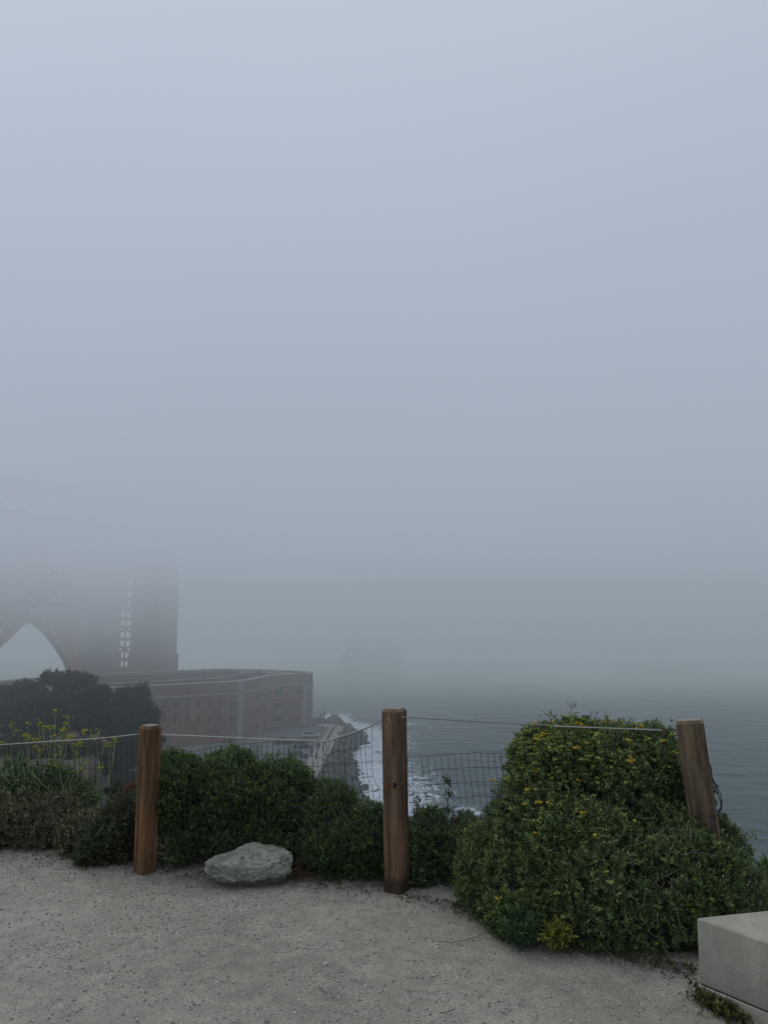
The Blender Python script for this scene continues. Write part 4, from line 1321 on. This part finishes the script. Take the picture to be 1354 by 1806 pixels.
# right panel
rowsR = []
for k in range(7):
    sh = [0, 3, 6, 10, 14, 20, 26][k]; y = k * 25.5
    rowsR.append([(742 + sh, 1334 + y), (765 + sh, 1332.5 + y), (790 + sh, 1331 + y), (815 + sh, 1329.5 + y), (837 + sh, 1327.5 + y), (850 + sh, 1329 + y), (875 + sh, 1329 + y), (905 + sh, 1330 + y), (930 + sh, 1331 + y)])
panel(rowsR, 16, 'black wire mesh hanging between the middle post and the big shrub', off=.14, wob=.7)
rowsS = [[(718 + k * 1.6, 1335 + 27 * k), (725 + k * 1.2, 1334 + 27 * k)] for k in range(4)]
panel(rowsS, 1, 'narrow torn strip of black mesh hugging the right side of the middle post', off=.08, wob=.6)
# tangle on the leaning post
mb = MB()
tg = [[(1244, 1337), (1252, 1352), (1256, 1372), (1262, 1385), (1269, 1400), (1272, 1418), (1269, 1430), (1262, 1434)],
      [(1246, 1340), (1250, 1356), (1253, 1375), (1260, 1392), (1268, 1408), (1270, 1424), (1260, 1436), (1256, 1430)],
      [(1246, 1348), (1254, 1366), (1258, 1381), (1264, 1386), (1268, 1388)],
      [(1262, 1386), (1259, 1404), (1264, 1418), (1258, 1428)], [(1269, 1402), (1262, 1396), (1256, 1408), (1267, 1420)], [(1250, 1360), (1248, 1378), (1252, 1395), (1250, 1410), (1262, 1418)],
      [(1256, 1433), (1264, 1438), (1274, 1440), (1280, 1444)], [(1252, 1372), (1262, 1388), (1266, 1400)]]
for t_ in tg: mb.tube(catmull([at(a + rng.normal(0, .6), b, Y=4.03) for a, b in t_], 4), .0026, 4)
for (yy, a0, a1) in ((1437, 1228, 1262), (1441, 1229, 1262), (1487, 1237, 1268)):
    mb.tube(catmull([at(a0 - 1, yy + 2, Y=4.06), at(a0, yy + 3, Y=3.92), at((a0 + a1) / 2, yy, Y=3.91), at(a1, yy - 1, Y=3.94), at(a1 + 4, yy, Y=4.05)], 4), .0024, 4)
mb.tube([at(1253, 1440, Y=3.92), at(1257, 1487, Y=3.92)], .0018, 4)
mb.tube([at(1259, 1440, Y=3.93), at(1263, 1487, Y=3.93)], .0018, 4)
tag(mb.build('wire_tangle', M['wire'], None, True), 'crumpled black wire bundle tied to the right side of the leaning post', 'wire')

# ------------------------------------------------------------------ boulder
bm = bmesh.new()
bmesh.ops.create_icosphere(bm, subdivisions=5, radius=1)
prs = random.Random(4)
planes = [(Vector((prs.gauss(0, 1), prs.gauss(0, 1), prs.gauss(0, 1))).normalized(), prs.uniform(.74, .95)) for _ in range(22)]
planes += [(Vector((-.75, -.1, .9)).normalized(), .72), (Vector((.15, -.75, .75)).normalized(), .74), (Vector((.1, -1, .05)).normalized(), .8), (Vector((.95, -.3, .25)).normalized(), .86)]
for v in bm.verts:
    p = v.co.copy()
    for nrm, d in planes:
        e_ = p.dot(nrm) - d
        if e_ > 0: p -= nrm * e_ * .96
    q = p * 2.2
    p += v.normal * (.07 * mnoise.noise(q) + .05 * mnoise.noise(q * 2.7) + .035 * mnoise.noise(q * 6) + .018 * mnoise.noise(q * 15))
    v.co = p
wide = 152 / F * 4.5 / 2
xs_ = [v.co.x for v in bm.verts]; mx_ = (max(xs_) - min(xs_)) / 2; cx_ = (max(xs_) + min(xs_)) / 2
for v in bm.verts:
    v.co = Vector(((v.co.x - cx_) / mx_ * wide, v.co.y * .17, v.co.z * .122))
bmesh.ops.recalc_face_normals(bm, faces=bm.faces)
me = bpy.data.meshes.new('boulder'); bm.to_mesh(me); bm.free()
o = link_mesh('boulder', me, M['boulder'], smoothed=False)
c = at(437, 1540, Y=4.56)
o.location = (c.x, 4.58, .082)
tag(o, 'low angular grey-green boulder lying on the gravel before the dense shrub', 'rock')

# ------------------------------------------------------------------ concrete wall
wc = at(1229, 1737, z=0.05)
K = Vector((wc.x, wc.y, 0))
f1 = at(1354, 1792, z=.05); f1 = Vector((f1.x, f1.y, 0))
dF = (f1 - K).normalized()
b1 = at(1354, 1606, z=.293); tcn = at(1227, 1619, z=.293)
K = Vector((tcn.x, tcn.y, 0)); f1 = at(1354, 1663, z=.293); dF = Vector((f1.x - K.x, f1.y - K.y, 0)).normalized()
dB = Vector((b1.x - K.x, b1.y - K.y, 0)).normalized()
wall = empty('concrete_wall', K, 0, 'low smooth concrete wall end with a wider footing at the lower right corner', 'wall')
def rounded_block(K, dF, dB, LF, LB, z0, z1, out, bev, name, m):
    Kc = K - (dF + dB).normalized() * out
    pts = [Kc, Kc + dF * LF, Kc + dF * LF + dB * LB, Kc + dB * LB]
    bm = bmesh.new()
    lo = [bm.verts.new((p.x, p.y, z0)) for p in pts]; hi = [bm.verts.new((p.x, p.y, z1)) for p in pts]
    bm.faces.new(lo[::-1]); bm.faces.new(hi)
    for i in range(4): bm.faces.new((lo[i], lo[(i + 1) % 4], hi[(i + 1) % 4], hi[i]))
    bmesh.ops.recalc_face_normals(bm, faces=bm.faces)
    bmesh.ops.bevel(bm, geom=[e for e in bm.edges], offset=bev, segments=3, affect='EDGES', profile=.5)
    me = bpy.data.meshes.new(name); bm.to_mesh(me); bm.free()
    return link_mesh(name, me, m, wall, True)
rounded_block(K, dF, dB, 2.4, 2.2, .045, .293, 0, .008, 'wall_body', M['concrete'])
rounded_block(K, dF, dB, 2.45, 2.3, -.15, .042, .004, .003, 'footing', M['concrete'])
rounded_block(K, dF, dB, 2.38, 2.2, .04, .047, -.006, .001, 'joint', M['hole'])

# ------------------------------------------------------------------ loose gravel
n = 36000
gx = rng.uniform(-3.6, 3.4, n * 3); gy = rng.uniform(2.3, 5.8, n * 3)
dd = edge_y(gx) - .75 - gy
patch_ = .5 + .5 * fnoise(np.stack([gx, gy, gx * 0], 1), 2.2, 5.)
keep = rng.random(n * 3) < np.clip(.2 + .9 * np.exp(-(dd / .28) ** 2) * (gx < 1.2) + .32 * patch_ ** 2, 0, 1)
keep &= gy < edge_y(gx) - .1
gx, gy = gx[keep][:n], gy[keep][:n]
n = len(gx)
sz = .0026 + .0048 * rng.random(n) ** 2.4 + (rng.random(n) < .004) * rng.uniform(.002, .006, n)
tv = rng.random(n)[:, None]
ts = np.array([[.17, .172, .15]]) * (1 - tv) + np.array([[.40, .395, .34]]) * tv
ts = np.where(rng.random((n, 1)) < .05, np.array([[.62, .6, .54]]), ts)
pos = np.stack([gx, gy, sz * .25 + .012 * np.sin(gx * 1.7) * np.sin(gy * 1.3 + 1)], 1)
tag(rocks('gravel', pos, sz, M['stone'], ts, (ico_v, ico_f), .55, .4), 'loose grey stone chips scattered over the gravel path', 'gravel', kind='stuff')

# ------------------------------------------------------------------ cypress trees below the overlook
def cypress(a, top, base_y, Y, wpx, label, seed):
    g0 = at(a, base_y, Y=Y)
    k = Y / F / CP
    z0 = float(terrain_z(np.array([g0.x]), np.array([Y]))[0]) - .4
    root = empty('cypress_tree', (g0.x, Y, z0), 0, label, 'tree', 'cypress trees below the overlook')
    zt = at(a, top, Y=Y).z
    H = zt - z0
    r_ = random.Random(seed)
    ells, mb = [], MB()
    half = wpx / 2 * k
    trunk = [(g0.x, Y, z0), (g0.x + r_.uniform(-.3, .3), Y, z0 + H * .35), (g0.x + r_.uniform(-.6, .6), Y + .2, z0 + H * .7)]
    mb.tube(catmull(trunk, 5), [.45 - .028 * i for i in range(11)], 8)
    for i in range(17):
        t_ = i / 16
        zz = z0 + H * (.34 + .60 * t_)
        spread_ = half * (1 - .50 * t_ ** 2.5)
        an = r_.uniform(0, 6.28); rr = spread_ * r_.uniform(.25, .78)
        cx, cy = g0.x + math.cos(an) * rr, Y + math.sin(an) * rr * .8
        ells.append((cx, cy, zz, spread_ * r_.uniform(.36, .6), spread_ * r_.uniform(.3, .5), H * r_.uniform(.05, .09)))
        mb.tube(catmull([(g0.x, Y, zz - H * .22), ((g0.x + cx) / 2, (Y + cy) / 2, zz - H * .08), (cx, cy, zz)], 4), [.2, .18, .16, .14, .12, .1, .08, .07, .05], 5)
    ells.append((g0.x, Y, zt - H * .10, half * .35, half * .3, H * .10))
    mb.build('trunk', M['bark'], root)
    P, Nn = surface_points(ells, 9.5, .22, .55, 1.3, seed, zmin=-99)
    v, f, t = leaves(P, Nn * (1, 1, .4), 7, .62, .10, .7, tint((.011, .019, .013), (.032, .048, .031), (.057, .077, .046), (.021, .029, .020), .5, 1.0, .5), up=.25, jitter=.7)
    mesh_obj('crown', v, f, M['leaf'], root, tint=t)
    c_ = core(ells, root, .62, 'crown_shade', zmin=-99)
    return root
for (a, top, Y, w, lab, sd) in [(-40, 1212, 112, 170, 'dark cypress cut by the left picture edge', 1), (40, 1204, 108, 130, 'rounded dark cypress with a flat top left of the tallest one', 2), (112, 1188, 104, 150, 'tallest dark cypress, its tip touching the arch foot', 3),
                                (160, 1213, 100, 90, 'shorter cypress filling the dip in the row of dark trees', 4), (222, 1211, 108, 118, 'dark cypress standing apart against the fort wall', 5), (75, 1235, 96, 130, 'lower cypress growing in front of the tallest one', 6)]:
    cypress(a, top, 1330, Y, w, lab, sd)
# brush on the slope under the trees
sl = []
for _ in range(46):
    a = rng.uniform(-60, 238); Y = rng.uniform(60, 96)
    x = at(a, 1300, Y=Y).x
    z = float(terrain_z(np.array([x]), np.array([Y]))[0])
    r0 = rng.uniform(.5, 1.5)
    sl.append((x, Y, z + .1, r0 * 1.3, r0, r0 * rng.uniform(.5, .9)))
P, Nn = surface_points(sl, 14, .2, .5, 1.6, 4., zmin=-99)
v, f, t = leaves(P, Nn, 6, .3, .06, .25, tint((.02, .028, .017), (.05, .055, .035), (.07, .075, .045)))
tag(mesh_obj('brush', v, f, M['leaf'], tint=t), 'dark scrub covering the dirt slope under the cypress trees', 'brush', kind='stuff')

# ------------------------------------------------------------------ fog
fm = bpy.data.materials.new('fog')
fm.use_nodes = True
nt = fm.node_tree
nt.nodes.remove(nt.nodes['Principled BSDF'])
geo = nt.nodes.new('ShaderNodeNewGeometry')
sz_ = nt.nodes.new('ShaderNodeSeparateXYZ')
nt.links.new(geo.outputs['Position'], sz_.inputs[0])
hgt = math_(nt, 'DIVIDE', math_(nt, 'ADD', sz_.outputs[2], 40.0), 120.0)      # 0 at z=-40, 1 at z=80
def hz(z): return (z + 40) / 120
dens = ramp(nt, [(hz(-40), .0013), (hz(-16), .0018), (hz(-9), .0040), (hz(0), .0092), (hz(8), .0170), (hz(16), .0285), (hz(28), .0400), (hz(48), .0330), (hz(78), .004)], hgt)
# the bank lies off the cliff: thin air over the path, full strength towards the fort
bank = ramp(nt, [(0, .03), (.02, .10), (.20, .55), (.40, 1.0), (.50, 1.9), (.62, 4.2), (.78, 7.0)], math_(nt, 'DIVIDE', sz_.outputs[1], 500.0, True))
wisp = noise(nt, coords(nt, 'Object', (1, 1, 2.2)), .017, 1, .5)
dens1 = math_(nt, 'MULTIPLY', math_(nt, 'MULTIPLY', dens, bank), ramp(nt, [(.25, .55), (.75, 1.45)], wisp))
ecol = ramp(nt, [(hz(-40), (.228, .270, .297)), (hz(-10), (.250, .296, .332)), (hz(3), (.285, .330, .378)), (hz(12), (.345, .392, .465)), (hz(25), (.395, .445, .545)), (hz(55), (.455, .512, .615))], hgt)  # the fog itself glows, brighter with height, in place of scattered daylight
ab = nt.nodes.new('ShaderNodeVolumeAbsorption')
ab.inputs['Color'].default_value = (0, 0, 0, 1)
em = nt.nodes.new('ShaderNodeEmission')
nt.links.new(dens1, ab.inputs['Density'])
nt.links.new(ecol, em.inputs['Color'])
nt.links.new(dens1, em.inputs['Strength'])
ad = nt.nodes.new('ShaderNodeAddShader')
nt.links.new(ab.outputs[0], ad.inputs[0]); nt.links.new(em.outputs[0], ad.inputs[1])
nt.links.new(ad.outputs[0], nt.nodes['Material Output'].inputs['Volume'])
fog = MB().box((-420, -60, -39), (420, 900, 79)).build('fog', fm)
tag(fog, 'grey sea fog thickening upward and swallowing the bridge', 'fog', kind='stuff')

# ------------------------------------------------------------------ world and sun
w = bpy.data.worlds.new('World'); sc.world = w; w.use_nodes = True
nt = w.node_tree
bg = nt.nodes['Background']
sky = nt.nodes.new('ShaderNodeTexSky'); sky.sky_type = 'NISHITA'; sky.sun_disc = False
SUN_EL, SUN_AZ = R(48), R(-50)
sky.sun_elevation = SUN_EL; sky.sun_rotation = SUN_AZ
tc = nt.nodes.new('ShaderNodeTexCoord')
sp = nt.nodes.new('ShaderNodeSeparateXYZ'); nt.links.new(tc.outputs['Generated'], sp.inputs[0])
cloud = ramp(nt, [(0, (3.2, 3.7, 4.1)), (.15, (4.0, 4.6, 5.5)), (.4, (5.2, 5.9, 7.1)), (.7, (6.4, 7.1, 8.0)), (1, (7.2, 7.8, 8.6))], sp.outputs[2])
side = ramp(nt, [(0, 1.12), (1, .92)], math_(nt, 'ADD', math_(nt, 'MULTIPLY', sp.outputs[0], .6), .5, True))
cloud = mix(nt, 1.0, cloud, side, 'MULTIPLY')
nt.links.new(mix(nt, .12, cloud, sky.outputs[0]), bg.inputs[0])
bg.inputs[1].default_value = .10
sun = bpy.data.lights.new('sun', 'SUN'); sun.energy = 1.0; sun.angle = R(25); sun.color = (1, .95, .86)
so = bpy.data.objects.new('sun', sun); col.objects.link(so)
so.rotation_euler = (R(90) - SUN_EL, 0, math.pi - SUN_AZ)   # light travels away from the sky's sun

# ------------------------------------------------------------------ camera
cam = bpy.data.cameras.new('camera')
cam.sensor_fit = 'HORIZONTAL'; cam.sensor_width = 36; cam.lens = 36 * F / 1354
cam.clip_start = .05; cam.clip_end = 9000
co = bpy.data.objects.new('camera', cam); col.objects.link(co)
co.location = (0, 0, EYE); co.rotation_euler = (R(90) + PITCH, 0, 0)
sc.camera = co

# ------------------------------------------------------------------ render
sc.view_settings.view_transform = 'Standard'; sc.view_settings.look = 'None'; sc.view_settings.exposure = 0
cy = sc.cycles
cy.use_denoising = True
sc.view_layers[0].cycles.denoising_store_passes = False
cy.denoising_prefilter = 'ACCURATE'
cy.denoising_input_passes = 'RGB_ALBEDO_NORMAL'
cy.max_bounces = 5; cy.diffuse_bounces = 3; cy.glossy_bounces = 2; cy.volume_bounces = 0
cy.transparent_max_bounces = 16
cy.volume_step_rate = .17
cy.volume_preview_step_rate = .12
cy.volume_max_steps = 256
cy.caustics_reflective = False; cy.caustics_refractive = False
cy.use_adaptive_sampling = True
